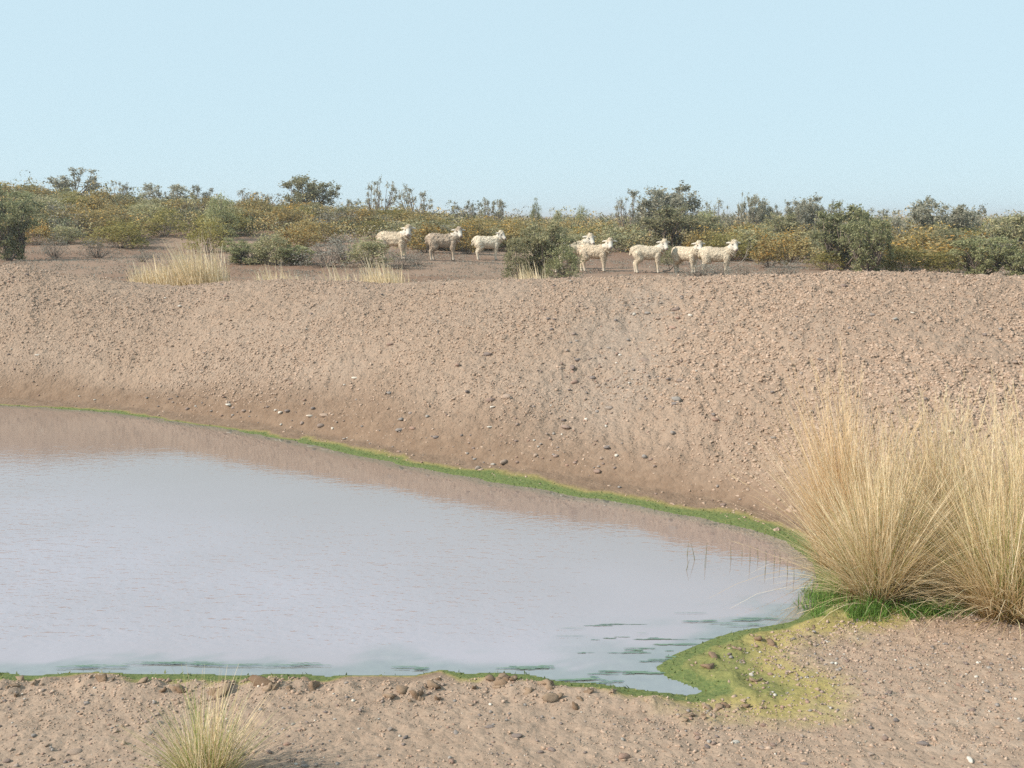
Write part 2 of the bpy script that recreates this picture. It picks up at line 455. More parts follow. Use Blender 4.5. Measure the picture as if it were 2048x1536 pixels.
def near_hit(u, v):
    rx, ry, rz = ray(u, v)
    ys = np.arange(3.0, 18, 0.02)
    x = rx / ry * ys
    zr = EYE + rz / ry * ys
    hit = np.nonzero(zr <= np.maximum(terrain(x, ys), 0))[0]
    y = ys[hit[0]] if len(hit) else 17.0
    return rx / ry * y, y

# rows and columns of the one ground sheet: fine where the eye is close, coarse to the horizon
rows = [np.arange(-30, 2.6, 1.2), np.arange(2.6, 7.2, 0.016), np.arange(7.2, 17.2, 0.03), np.arange(17.2, 24, 0.1), np.arange(24, 60, 0.4),
        np.geomspace(60, 6000, 60)]
ry_ = np.concatenate(rows)
uu = np.linspace(-1, 1, 620)
uu = 0.86 * uu + 0.14 * uu ** 3
W = 0.66 * np.maximum(ry_, 3) + 2.2 + 0.9 * np.maximum(ry_ - 60, 0) + 14 * sm(3.0 - ry_, 0, 6)
GX = uu[None, :] * W[:, None]; GY = np.repeat(ry_[:, None], len(uu), 1)
gz, gd, ga, gt, gm, gbank, gright, ggul, grim = terrain(GX, GY, True)
gx, gy = GX.ravel(), GY.ravel()
nr, nc = GX.shape
idx = np.arange(nr * nc).reshape(nr, nc)
F = np.stack([idx[:-1, :-1], idx[:-1, 1:], idx[1:, 1:], idx[1:, :-1]], -1).reshape(-1, 4)
gme = mesh_np('ground', np.stack([gx, gy, gz], 1), F, True)

lobe1 = np.array([on_level(u, v) for u, v in [(1296, 1338), (1340, 1312), (1400, 1288), (1480, 1260), (1600, 1240), (1740, 1228), (1720, 1243), (1560, 1262), (1510, 1285), (1495, 1330),
                                               (1530, 1362), (1590, 1392), (1575, 1414), (1470, 1405), (1390, 1388), (1330, 1358)]])
lobe2 = np.array([on_level(u, v) for u, v in [(1590, 1244), (1640, 1200), (1620, 1140), (1700, 1130), (1950, 1160), (1900, 1228), (1760, 1240)]])
inlet = np.array([on_level(u, v) for u, v in [(1130, 1362), (1240, 1372), (1330, 1382), (1480, 1398), (1560, 1412), (1420, 1408), (1250, 1392), (1150, 1372)]])
def algae_masks(x, y, d, m):
    nz = 0.6 * fbm(x * 5, y * 5, 71, 3) + 0.4 * fbm(x * 17, y * 17, 72, 2); nb = fbm(x * 1.1, y * 1.1, 77, 2)
    do = np.maximum(d, 0)
    a = np.where(y > 0, x / np.maximum(y, 3), 0)
    far_w = 0.10 + 0.20 * sm(a, -0.3, 0.0) + 0.2 * (nz - 0.5)
    far_gap = np.where(a < -0.2, sm(fbm(x * 0.9, y * 0.9, 79, 2), 0.42, 0.56), 0.45 + 0.55 * sm(fbm(x * 1.6, y * 1.6, 80, 3), 0.34, 0.55))
    near_w = (0.16 + 0.24 * (nz - 0.5)) * np.clip(sm(fbm(x * 1.5 + 7, y * 0.5, 78, 2), 0.36, 0.56) + 0.6 * sm(-x, 0.7, 1.0) * sm(x, -2.0, -1.6), 0.12, 1.25)
    w = np.where(m > 0.5, far_w * (0.35 + 0.65 * far_gap), near_w)
    core = 1 - sm(do, w * 0.55, w * 0.9 + 0.01)
    dry = (1 - sm(do, w * 0.75, w * 1.05 + 0.03)) * 0.8
    s1 = poly_sd(lobe1, x, y) - 0.05 + 0.3 * (nz - 0.5); s2 = poly_sd(lobe2, x, y) + 0.3 * (nz - 0.5); s3 = poly_sd(inlet, x, y) + 0.16 * (nz - 0.5)
    l = np.maximum.reduce([1 - sm(s1, -0.12, 0.02), 1 - sm(s2, -0.1, 0.05), 1 - sm(s3, -0.05, 0.02)])
    ldry = np.maximum.reduce([1 - sm(s1, 0.03, 0.32), 1 - sm(s2, 0.0, 0.2), 1 - sm(s3, 0.0, 0.1)])
    # the lobe itself is part green, part yellow
    patch = np.maximum(sm(nb * 0.6 + nz * 0.5, 0.53, 0.66), 1 - sm(do, 0.02, 0.16))
    core = np.maximum(core, l * (0.15 + 0.5 * patch))
    dry = np.maximum(dry, ldry * 0.9)
    return np.clip(core, 0, 1), np.clip(dry, 0, 1)
sel = (gy > 2.5) & (gy < 18) & (gd < 3)
alg = np.zeros(len(gx)); adry = np.zeros(len(gx))
alg[sel], adry[sel] = algae_masks(gx[sel], gy[sel], gd[sel], gm[sel])
wet = (1 - sm(np.maximum(gd, 0), 0.4, 1.0 + 0.9 * (fbm(gx * 0.8, gy * 0.8, 85, 2) - 0.5))) * gm * 0.9
wet = np.maximum(wet, (1 - sm(np.maximum(gd, 0), 0.02, 0.2)) * (1 - gm) * 0.6)
fattr(gme, 'algae', alg); fattr(gme, 'algae_dry', adry * 0.9); fattr(gme, 'wet', wet)
grav = np.clip(1.1 * ggul * sm(fbm(gx * 1.7, gy * 1.7, 91, 3), 0.3, 0.6) + 0.35 * sm(fbm(gx * 0.9, gy * 0.9, 93, 3), 0.55, 0.75), 0, 1) * (gy < 20)
fattr(gme, 'gravel', grav * 0.42)
fattr(gme, 'cloddy', gbank)
red = sm(gy - smooth_interp(ga, A_C, Y_C), 0.6, 2.5) * (0.55 + 0.45 * sm(fbm(gx * 0.25, gy * 0.25, 95, 3), 0.35, 0.65))
fattr(gme, 'red', red)
salt = sm(fbm(gx * 5, gy * 9, 97, 3), 0.58, 0.72) * (1 - gm) * sm(gx, 0.6, 1.6) * (gy < 6.5) * sm(gd, 0.1, 0.4) * 0.25
fattr(gme, 'salt', salt)
ground = tag(obj('ground', gme, M['soil']), kind='structure')

# ------------------------------------------------------------------ water
wx = np.linspace(-16, 3.2, 300); wy = np.linspace(4.4, 14.5, 240)
WX, WY = np.meshgrid(wx, wy)
wd = poly_sd(SHD, WX, WY)
widx = np.arange(WX.size).reshape(WX.shape)
WF = np.stack([widx[:-1, :-1], widx[:-1, 1:], widx[1:, 1:], widx[1:, :-1]], -1).reshape(-1, 4)
WF = WF[(wd[WF] < 0.25).any(1)]
used = np.unique(WF); remap = np.full(WX.size, -1); remap[used] = np.arange(len(used))
Vw = np.stack([WX.ravel(), WY.ravel(), np.zeros(WX.size)], 1)[used]
wme = mesh_np('water', Vw, remap[WF], True)
X_, Y_, D_ = Vw[:, 0], Vw[:, 1], wd[used]
nz = fbm(X_ * 3.2, Y_ * 6, 101, 3)
nearside = sm(-Y_ + smooth_interp(np.clip(X_ / Y_, -.85, .85), A_S, Y_S), 0.6, 1.4)
band = 1 - sm(-D_, 0.05, 0.15 + nearside * 0.4 * sm(nz, 0.42, 0.75))
sub = np.clip(band * 0.55, 0, 1)
pocket = np.exp(-((X_ - on_level(1290, 1330)[0]) / 0.55) ** 2 - ((Y_ - on_level(1290, 1330)[1]) / 0.4) ** 2)
sub = np.maximum(sub, pocket * sm(nz, 0.45, 0.68) * 0.5)
fattr(wme, 'algae', sub)
rip = 0.05 + 0.9 * (1 - sm(Y_ + 0.25 * X_, 4.6, 8.2)) * (1 - 0.8 * sm(X_, -0.6, 1.2)) + 0.10 * sm(-D_, 0.2, 2.5)
fattr(wme, 'silt', 1 - sm(Y_ + 0.45 * X_, 5.0, 9.0))
fattr(wme, 'ripple', rip * sm(-D_, 0.0, 0.5))
water = tag(obj('water', wme, M['water']), kind='structure')

# ------------------------------------------------------------------ clods, stones, gravel
def ico():
    p = (1 + 5 ** 0.5) / 2
    V = np.array([(-1, p, 0), (1, p, 0), (-1, -p, 0), (1, -p, 0), (0, -1, p), (0, 1, p), (0, -1, -p), (0, 1, -p), (p, 0, -1), (p, 0, 1), (-p, 0, -1), (-p, 0, 1)], float)
    V /= np.linalg.norm(V[0])
    Fc = np.array([(0, 11, 5), (0, 5, 1), (0, 1, 7), (0, 7, 10), (0, 10, 11), (1, 5, 9), (5, 11, 4), (11, 10, 2), (10, 7, 6), (7, 1, 8), (3, 9, 4), (3, 4, 2), (3, 2, 6), (3, 6, 8), (3, 8, 9),
                   (4, 9, 5), (2, 4, 11), (6, 2, 10), (8, 6, 7), (9, 8, 1)])
    return V, Fc
ICO_V, ICO_F = ico()
def ico2():
    V = list(map(tuple, ICO_V)); cache = {}; Fo = []
    def mid(a, b):
        k = (min(a, b), max(a, b))
        if k not in cache:
            p = (np.array(V[a]) + np.array(V[b])) / 2; p /= np.linalg.norm(p); V.append(tuple(p)); cache[k] = len(V) - 1
        return cache[k]
    for a, b, c in ICO_F:
        x, y, z = mid(a, b), mid(b, c), mid(c, a)
        Fo += [(a, x, z), (x, b, y), (z, y, c), (x, y, z)]
    return np.array(V), np.array(Fo)
ICO2_V, ICO2_F = ico2()

def lumps(rng, P, S, flat=0.6, rough=0.28):
    """one rough lump at every point P, size S -> V, F(tris)"""
    n = len(P)
    V = ICO_V[None] * (1 + rough * rng.normal(size=(n, 12, 1)).clip(-1.6, 1.8)) + 0.3 * rough * rng.normal(size=(n, 12, 3))
    sc3 = np.stack([0.8 + 0.5 * rng.random(n), 0.7 + 0.4 * rng.random(n), flat * (0.7 + 0.6 * rng.random(n))], 1)
    V = V * sc3[:, None] * S[:, None, None]
    th = rng.random(n) * 2 * math.pi; c, s = np.cos(th), np.sin(th)
    x = V[..., 0] * c[:, None] - V[..., 1] * s[:, None]; y = V[..., 0] * s[:, None] + V[..., 1] * c[:, None]
    V = np.stack([x, y, V[..., 2]], -1) + P[:, None]
    Fo = ICO_F[None] + (np.arange(n) * 12)[:, None, None]
    return V.reshape(-1, 3), Fo.reshape(-1, 3)

rng = np.random.default_rng(11)
def scatter_bank(n, thin=0.0):
    a = rng.uniform(-0.62, 0.60, n); t = rng.random(n) ** 0.9
    ys = smooth_interp(a, A_S, Y_S); yc = smooth_interp(a, A_C, Y_C, 0.004)
    y = ys + (yc - ys) * (0.03 + 1.05 * t)
    return a * y, y, a, (y - ys) / (yc - ys)

# earth clods of the bank
x, y, a, t = scatter_bank(95000)
dens = (0.10 + 0.9 * sm(t, 0.10, 0.2)) * (0.08 + 0.92 * sm(fbm(x * 0.9, y * 0.9, 111, 4), 0.4, 0.62)) * (0.6 + 0.4 * sm(a, 0.05, 0.25))
gul = np.exp(-((a - (0.045 + 0.10 * t)) / 0.05) ** 2)
dens *= 1 - 0.75 * gul
keep = rng.random(len(x)) < dens
x, y, a, t = x[keep], y[keep], a[keep], t[keep]
size = 0.0082 * np.exp(rng.normal(size=len(x)) * 0.42) * (1 + 0.40 * sm(a, 0.05, 0.25) * sm(t, 0.1, 0.5)) * (0.8 + 0.5 * (1 - np.abs(t - 0.35)).clip(0, 1))
size = size.clip(0.004, 0.021)
z = terrain(x, y)
PC = np.stack([x, y, z - size * 0.2], 1)
# near foreground crumbs and the crumbled lip of the near shore
n2 = 14000
xf = rng.uniform(-3.6, 3.6, n2); yf = rng.uniform(3.3, 6.4, n2)
zf, df, af, tf, mf, *_ = terrain(xf, yf, True)
rimk = np.exp(-((df - 0.24) / 0.15) ** 2)
lob = poly_sd(lobe1, xf, yf) < 0.06
kp = (df > 0.1) & (mf < 0.2) & (np.abs(xf / yf) < 0.6) & (~lob | (rng.random(n2) < 0.12)) & (rng.random(n2) < 0.22 + 0.75 * rimk * sm(fbm(xf * 2.2, yf * 2.2, 115, 2), 0.32, 0.55))
xf, yf, zf, rimk = xf[kp], yf[kp], zf[kp], rimk[kp]
aw = np.zeros(len(xf)); sf = (0.004 + (0.011 + 0.012 * sm(fbm(xf * 1.3, yf * 1.3, 116, 2), 0.55, 0.7)) * rimk * rng.random(len(xf)) ** 2.0) * np.exp(rng.normal(size=len(xf)) * 0.3)
PC = np.concatenate([PC, np.stack([xf, yf, zf - sf * 0.1], 1)]); SC = np.concatenate([size, sf])
near_scale = SC / PC[:, 1]
order = np.argsort(-near_scale)
def lump_proto(name, seed, mat, flat=0.65, rough=0.16):
    r = np.random.default_rng(seed)
    V = ICO_V * (1 + rough * r.normal(size=(12, 1)).clip(-1.5, 1.5)) * np.array([1.15, 0.9, flat])
    V2 = []
    me = mesh_np(name, V, ICO_F); me.materials.append(mat); return me
def lump_fine(name, seed, mat, flat=0.7, rough=0.09):
    r = np.random.default_rng(seed)
    dirs = r.normal(size=(5, 3)); ph = r.random(5) * 6
    k = 1 + sum(max(0.10, rough) * np.sin(ICO2_V @ dd * 2.2 + p) for dd, p in zip(dirs, ph)) + rough * r.normal(size=len(ICO2_V))
    me = mesh_np(name, ICO2_V * k[:, None] * np.array([1.2, 0.9, flat]), ICO2_F); me.materials.append(mat); return me
clod_protos = [lump_fine('clod', 300 + i, M['clod'], 0.75, 0.24) for i in range(8)]
mud_protos = [lump_fine('clod', 320 + i, M['mud'], 0.8, 0.27) for i in range(8)]
NB = 290
for k in order[:NB]:
    o = bpy.data.objects.new('clod', (mud_protos if PC[k][1] < 6.3 and PC[k][2] < 0.16 else clod_protos)[int(rng.integers(8))]); COL.objects.link(o); o.parent = ground
    o.location = PC[k]; s = SC[k]; o.scale = (s * rng.uniform(.9, 1.3), s * rng.uniform(.8, 1.1), s * rng.uniform(.8, 1.2)); o.rotation_euler = (rng.uniform(-.4, .4), rng.uniform(-.4, .4), rng.uniform(0, 6.28))
V, Fq = lumps(rng, PC[order[NB:]], SC[order[NB:]], 0.62, 0.36)
tag(obj('clods', mesh_np('clods', V, Fq), M['clod'], ground), kind='stuff')

# crumbs: the finest broken earth of the bank, angular eight sided bits
OCT_V = np.array([(1, 0, 0), (-1, 0, 0), (0, 1, 0), (0, -1, 0), (0, 0, 1), (0, 0, -1)], float)
OCT_F = np.array([(0, 2, 4), (2, 1, 4), (1, 3, 4), (3, 0, 4), (2, 0, 5), (1, 2, 5), (3, 1, 5), (0, 3, 5)])
x, y, a, t = scatter_bank(150000)
gul = np.exp(-((a - (0.045 + 0.10 * t)) / 0.06) ** 2)
keep = rng.random(len(x)) < (0.05 + 0.95 * sm(t, 0.12, 0.26)) * (1 - 0.8 * gul) * (0.12 + 0.6 * sm(fbm(x * 1.1, y * 1.1, 117, 4), 0.38, 0.6))
x, y = x[keep], y[keep]; n = len(x); z = terrain(x, y)
s8 = (0.007 * np.exp(rng.normal(size=n) * 0.4)).clip(0.003, 0.017)
V8 = OCT_V[None] * (1 + 0.35 * rng.normal(size=(n, 6, 1)).clip(-1.5, 1.5)) * np.array([1.35, 1.0, 0.9]) + 0.28 * rng.normal(size=(n, 6, 3))
th = rng.random(n) * 6.283; c8, s_8 = np.cos(th)[:, None], np.sin(th)[:, None]
V8 = np.stack([V8[..., 0] * c8 - V8[..., 1] * s_8, V8[..., 0] * s_8 + V8[..., 1] * c8, V8[..., 2]], -1) * s8[:, None, None] + np.stack([x, y, z + 0.1 * s8], 1)[:, None]
tag(obj('crumbs', mesh_np('crumbs', V8.reshape(-1, 3), (OCT_F[None] + (np.arange(n) * 6)[:, None, None]).reshape(-1, 3)), M['clod'], ground), kind='stuff')

n5 = 60000
x, y = rng.uniform(-3.4, 3.4, n5), rng.uniform(3.3, 6.3, n5)
z, df, af, tf, mf, *_ = terrain(x, y, True)
kp = (df > 0.12) & (mf < 0.3) & (np.abs(x / y) < 0.58) & (rng.random(n5) < 0.15 + 0.7 * sm(fbm(x * 1.4, y * 1.9, 119, 4), 0.4, 0.62)) & ((poly_sd(lobe1, x, y) > 0.05) | (rng.random(n5) < 0.1))
x, y, z = x[kp], y[kp], z[kp]; n = len(x)
s8 = (0.0036 * np.exp(rng.normal(size=n) * 0.45)).clip(0.0016, 0.011)
V8 = OCT_V[None] * (1 + 0.35 * rng.normal(size=(n, 6, 1)).clip(-1.5, 1.5)) * np.array([1.35, 1.0, 0.85]) + 0.28 * rng.normal(size=(n, 6, 3))
th = rng.random(n) * 6.283; c8, s_8 = np.cos(th)[:, None], np.sin(th)[:, None]
V8 = np.stack([V8[..., 0] * c8 - V8[..., 1] * s_8, V8[..., 0] * s_8 + V8[..., 1] * c8, V8[..., 2]], -1) * s8[:, None, None] + np.stack([x, y, z + 0.15 * s8], 1)[:, None]
tag(obj('crumbs', mesh_np('crumbs', V8.reshape(-1, 3), (OCT_F[None] + (np.arange(n) * 6)[:, None, None]).reshape(-1, 3)), M['clod'], ground), kind='stuff')

# stones: river pebbles in the soil
x, y, a, t = scatter_bank(9000)
gul = np.exp(-((a - (0.045 + 0.10 * t)) / 0.07) ** 2)
stripe = np.exp(-((t - 0.14) / 0.05) ** 2) * (a < 0.1) * sm(fbm(x * 1.2, y * 1.2, 121, 2), 0.35, 0.6)
keep = rng.random(len(x)) < 0.06 + 0.5 * gul * sm(t, 0.1, 0.3) * (1 - sm(t, 0.8, 1)) + 0.75 * stripe
x, y, a, t = x[keep], y[keep], a[keep], t[keep]
ss = 0.0125 * np.exp(rng.normal(size=len(x)) * 0.45); ss = ss.clip(0.006, 0.05)
PS = np.stack([x, y, terrain(x, y) + ss * 0.25], 1)
n3 = 34000
xf = rng.uniform(-3.8, 3.8, n3); yf = rng.uniform(3.2, 6.6, n3)
zf, df, af, tf, mf, *_ = terrain(xf, yf, True)
kp = (df > 0.22) & (mf < 0.2) & (np.abs(xf / yf) < 0.6) & (rng.random(n3) < 0.25 + 0.55 * sm(fbm(xf * 1.1, yf * 1.6, 123, 3), 0.42, 0.62))
xf, yf, zf = xf[kp], yf[kp], zf[kp]
sf = 0.0042 * np.exp(rng.normal(size=len(xf)) * 0.55); sf = sf.clip(0.0022, 0.012)
PS = np.concatenate([PS, np.stack([xf, yf, zf + sf * 0.25], 1)]); SS = np.concatenate([ss, sf])
order = np.argsort(-SS / PS[:, 1])
stone_protos = [lump_fine('stone', 500 + i, M['stone'], 0.62, 0.03) for i in range(10)]
pale_protos = [lump_fine('stone', 600 + i, M['pale_stone'], 0.6, 0.03) for i in range(3)]
def put_stone(me, p, s, zr=None):
    o = bpy.data.objects.new('stone', me); COL.objects.link(o); o.parent = ground
    o.location = p; o.scale = (s * rng.uniform(.9, 1.4), s * rng.uniform(.8, 1.05), s * rng.uniform(.7, 1.1)); o.rotation_euler = (rng.uniform(-.2, .2), rng.uniform(-.2, .2), rng.uniform(0, 6.28) if zr is None else zr)
    return o
named = [(150, 1510, 15, 0), (13, 1527, 11, 0), (905, 1526, 12, 0), (1035, 1475, 14, 0), (1105, 1504, 10, 0), (1250, 1515, 13, 0), (1525, 1502, 9, 0), (1245, 1480, 7, 0), (447, 1420, 6, 0), (520, 1421, 7, 0),
         (1770, 1482, 11, 0), (1845, 1490, 11, 0), (1609, 1530, 8, 0), (1585, 1522, 8, 0), (1780, 1388, 10, 0), (1952, 1355, 6, 1), (980, 1411, 5, 1), (1940, 1525, 12, 1), (1900, 865, 8, 1), (75, 712, 5, 1),
         (457, 812, 7, 1), (552, 823, 5, 1), (620, 835, 6, 1), (710, 757, 6, 1), (665, 860, 6, 1), (980, 855, 6, 1), (985, 818, 5, 1), (1172, 840, 6, 1), (865, 728, 5, 0), (560, 830, 8, 0), (800, 862, 9, 0),
         (780, 690, 6, 0), (975, 712, 9, 0), (1145, 740, 9, 0), (1185, 758, 8, 0), (935, 785, 7, 0), (1380, 632, 6, 1), (1745, 632, 7, 0), (1790, 640, 7, 0), (1825, 627, 5, 1), (1670, 790, 8, 0), (1780, 826, 8, 0), (1965, 850, 9, 0),
         (360, 615, 7, 0), (452, 593, 6, 0), (1360, 763, 8, 0), (1640, 720, 6, 0), (2030, 1545, 12, 0), (460, 1465, 6, 0), (780, 1460, 8, 0), (1395, 1470, 8, 0)]
nn = 0
for u, v, hw, pale in named:
    px, py = near_hit(u, v); s = 0.72 * hw / FPX * py
    put_stone((pale_protos if pale else stone_protos)[int(rng.integers(3 if pale else 10))], (px, py, zt(px, py) + s * 0.2), s); nn += 1
for k in order[:296 - nn]:
    put_stone(stone_protos[int(rng.integers(10))], PS[k], SS[k])
V, Fq = lumps(rng, PS[order[296 - nn:]], SS[order[296 - nn:]], 0.62, 0.12)
tag(obj('gravel', mesh_np('gravel', V, Fq), M['stone'], ground), kind='stuff')

# ------------------------------------------------------------------ algae on the margin and floating films
def fuzz(rng, P, h, w):
    n = len(P)
    th = rng.random(n) * 2 * math.pi; L = h * (0.5 + rng.random(n))
    d = np.stack([np.cos(th) * w, np.sin(th) * w, np.zeros(n)], 1)
    tip = P + np.stack([rng.normal(size=n) * L * 0.5, rng.normal(size=n) * L * 0.5, L], 1)
    V = np.stack([P - d, P + d, tip], 1).reshape(-1, 3)
    return V, np.arange(3 * n).reshape(n, 3)
n4 = 60000
xa = rng.uniform(-7.5, 3.2, n4); ya = rng.uniform(4.6, 13.2, n4)
za, da, aa, ta, ma, *_ = terrain(xa, ya, True)
s_ = (da > -0.01) & (da < 1.2)
xa, ya, za, da, ma = xa[s_], ya[s_], za[s_], da[s_], ma[s_]
c_, dr_ = algae_masks(xa, ya, da, ma)
kp = rng.random(len(xa)) < c_ * 0.7 + 0.08 * dr_
P = np.stack([xa, ya, za - 0.002], 1)[kp]
V, Fq = fuzz(rng, P, 0.012, 0.006)
tag(obj('algae', mesh_np('algae', V, Fq), M['algae_fuzz']), kind='stuff')
G = Geo()
rg0 = np.random.default_rng(77)
films0 = [(1240, 1250, 60, 3), (1270, 1277, 80, 4), (1360, 1278, 75, 3), (1330, 1290, 60, 4), (1300, 1300, 55, 4), (1215, 1306, 60, 3), (1320, 1320, 70, 6), (1250, 1345, 60, 4), (1060, 1337, 50, 4), (1185, 1361, 50, 5), (1520, 1240, 70, 4), (1440, 1243, 60, 3), (1490, 1250, 60, 4),
         (1145, 1258, 10, 2), (1130, 1272, 7, 2), (1385, 1227, 8, 2), (820, 1338, 30, 3), (340, 1328, 100, 3), (520, 1332, 120, 3), (180, 1334, 60, 3), (1290, 1268, 20, 2)]
films = []
for u, v, wpx, hpx in films0:                              # each mat is broken into ragged slivers
    for k in range(max(1, int(wpx / (4.5 if v > 1325 else 11)))):
        f = rg0.uniform(-1, 1)
        films.append((u + f * wpx, v + rg0.normal() * hpx * 0.55, rg0.uniform(8, 36), hpx * rg0.uniform(0.18, 0.45)))
for u, v, wpx, hpx in films:
    cx, cy = on_level(u, v); L = wpx / FPX * cy; T = hpx / FPX * cy * 1.7
    n = 14; q = np.linspace(-1, 1, n); env = np.sqrt(1 - q ** 2) + 0.02
    wob = (vnoise(q * 3 + u, q * 0 + v, 7) - 0.5) * T * 1.2
    up = env * T * (0.25 + vnoise(q * 6 + u, q * 0 + 3, 8)); lo = -env * T * (0.25 + vnoise(q * 6 + v, q * 0 + 9, 9))
    xs = cx + q * L; zf_ = 0.0015 + 0.00005 * films.index((u, v, wpx, hpx)); V = np.concatenate([np.stack([xs, cy + wob + up, np.full(n, zf_)], 1), np.stack([xs, cy + wob + lo, np.full(n, zf_)], 1)])
    ok = poly_sd(SHD, V[:, 0], V[:, 1]) < 0.05
    Fq = np.array([(i, n + i, n + i + 1, i + 1) for i in range(n - 1) if ok[[i, i + 1, n + i, n + i + 1]].all()]).reshape(-1, 4)
    if len(Fq): G.add(V, Fq)
tag(obj('algae_film', G.mesh('algae_film'), M['algae_film']), kind='stuff')

# ------------------------------------------------------------------ grasses
def blades(rng, n, base_r, length, lean, width, droop=0.35, segs=5, lean0=0.02, wind=(0.0, 0.0), len_var=0.35, lean_pow=0.8, tufts=9):
    """n curved tapering blades from a tussock foot at the origin -> V, F(quads)"""
    th = rng.random(n) * 2 * math.pi; r = base_r * np.sqrt(rng.random(n))
    th2 = th + rng.normal(size=n) * 0.5
    ln_ = lean0 + lean * rng.random(n) ** lean_pow
    L = length * (1 - len_var + 2 * len_var * rng.random(n)) * (1 - 0.25 * rng.random(n) ** 3)
    tf = rng.integers(tufts, size=n)                       # blades keep to tufts of unequal height and lean
    tth = 2 * math.pi * (np.arange(tufts) + rng.random(tufts)) / tufts
    th2 = np.where(rng.random(n) < 0.7, tth[tf] + rng.normal(size=n) * 0.55, th2)
    L = L * rng.uniform(0.68, 1.14, tufts)[tf]
    ln_ = ln_ * rng.uniform(0.65, 1.15, tufts)[tf]
    L = L * (1.08 - 0.22 * ln_)
    bent = rng.random(n) < 0.05; ln_ = np.where(bent, ln_ + rng.uniform(0.3, 0.9, n), ln_)
    s = np.linspace(0, 1, segs + 1)[None]
    ang = ln_[:, None] + droop * (0.3 + rng.random((n, 1))) * s ** 1.6 * (0.4 + ln_[:, None])
    ds = (L / segs)[:, None]
    hx = np.cumsum(np.sin(ang) * ds, 1) - np.sin(ang) * ds; hz = np.cumsum(np.cos(ang) * ds, 1) - np.cos(ang) * ds
    c, si = np.cos(th2)[:, None], np.sin(th2)[:, None]
    X = (r * np.cos(th))[:, None] + hx * c + wind[0] * (L[:, None] * s ** 1.5)
    Y = (r * np.sin(th))[:, None] + hx * si + wind[1] * (L[:, None] * s ** 1.5)
    P = np.stack([X, Y, hz - 0.01], -1)
    rot = th2 + math.pi / 2 + rng.normal(size=n) * 0.6
    side = np.stack([np.cos(rot), np.sin(rot), np.zeros(n)], 1)
    wdt = width * (0.6 + 0.8 * rng.random(n))[:, None] * (1 - 0.85 * s ** 1.5)
    A = P - side[:, None] * wdt[..., None] * 0.5; B = P + side[:, None] * wdt[..., None] * 0.5
    V = np.stack([A, B], 2).reshape(n, -1, 3)
    k = 2 * (segs + 1)
    f = np.array([(2 * i, 2 * i + 1, 2 * i + 3, 2 * i + 2) for i in range(segs)])
    Fo = f[None] + (np.arange(n) * k)[:, None, None]
    return V.reshape(-1, 3), Fo.reshape(-1, 4)

def stalks(rng, n, base_r, length, lean, width, wind, head=0.22):
    """flowering stalks: thin stem, feathery head made of short awns"""
    V, F_ = blades(rng, n, base_r, length, lean, width, 0.25, 6, 0.02, wind, 0.18, 1.1)
    G = Geo(); G.add(V, F_)
    Vb = V.reshape(n, 14, 3); tip = Vb[:, 12:14].mean(1); pre = Vb[:, 10:12].mean(1)
    dirn = tip - pre; dirn /= np.linalg.norm(dirn, axis=1, keepdims=True)
    for k in range(9):
        q = tip - dirn * (head * length * k / 9) * rng.uniform(0.7, 1.1, (n, 1))
        d = dirn + rng.normal(size=(n, 3)) * 0.22; L = head * length * 0.22
        a, b = basis(dirn)
        V2 = np.stack([q - a * width * 0.5, q + a * width * 0.5, q + d * L + a * width * .2, q + d * L - a * width * .2], 1).reshape(-1, 3)
        G.add(V2, np.arange(4 * n).reshape(n, 4))
    return G

def tussock(name, label, cat, loc, parts, group=None):
    root = bpy.data.objects.new(name, None); COL.objects.link(root); root.location = loc
    tag(root, label, cat, group)
    for pname, me, mat in parts:
        p = obj(pname, me, mat, root); tag(p, kind='stuff')
    return root

rg = np.random.default_rng(21)
def bl(*a, **k):
    V, F_ = blades(rg, *a, **k); return mesh_np('blades', V, F_)
def loc_near(u, v, z=None):
    px, py = near_hit(u, v); return (px, py, zt(px, py) - 0.005)

WIND = (-0.10, 0.02)
# tall golden tussock at the back left of the clump
tussock('tussock', 'tall upright golden grass tussock at the water side of the big clump', 'grass tussock', loc_near(1690, 1128),
        [('dry_blades', bl(1500, 0.13, 0.88, 0.62, 0.0046, 0.55, wind=WIND), M['gold']),
         ('seed_stalks', stalks(rg, 170, 0.10, 1.03, 0.24, 0.0054, (-0.13, 0.03)).mesh('seed_stalks'), M['gold']),
         ('thatch', bl(700, 0.16, 0.32, 1.1, 0.005, 0.4, wind=(0, 0)), M['litter'])])
tussock('tussock', 'pale straw fountain shaped grass tussock rising from green sedge at the water edge', 'grass tussock', loc_near(1755, 1198),
        [('dry_blades', bl(1700, 0.10, 0.78, 1.1, 0.0048, 0.6, wind=(-0.03, 0.02)), M['straw']),
         ('green_blades', bl(420, 0.10, 0.62, 0.95, 0.0040, 0.5, wind=(0.0, 0.0)), M['blade']),
         ('bleached_blades', bl(420, 0.10, 0.70, 1.0, 0.0052, 0.6, wind=(-0.03, 0.0)), M['pale_straw']),
         ('seed_stalks', stalks(rg, 90, 0.08, 0.98, 0.45, 0.0036, (-0.05, 0.03)).mesh('seed_stalks'), M['straw']),
         ('thatch', bl(600, 0.13, 0.26, 1.3, 0.005, 0.3), M['litter'])])
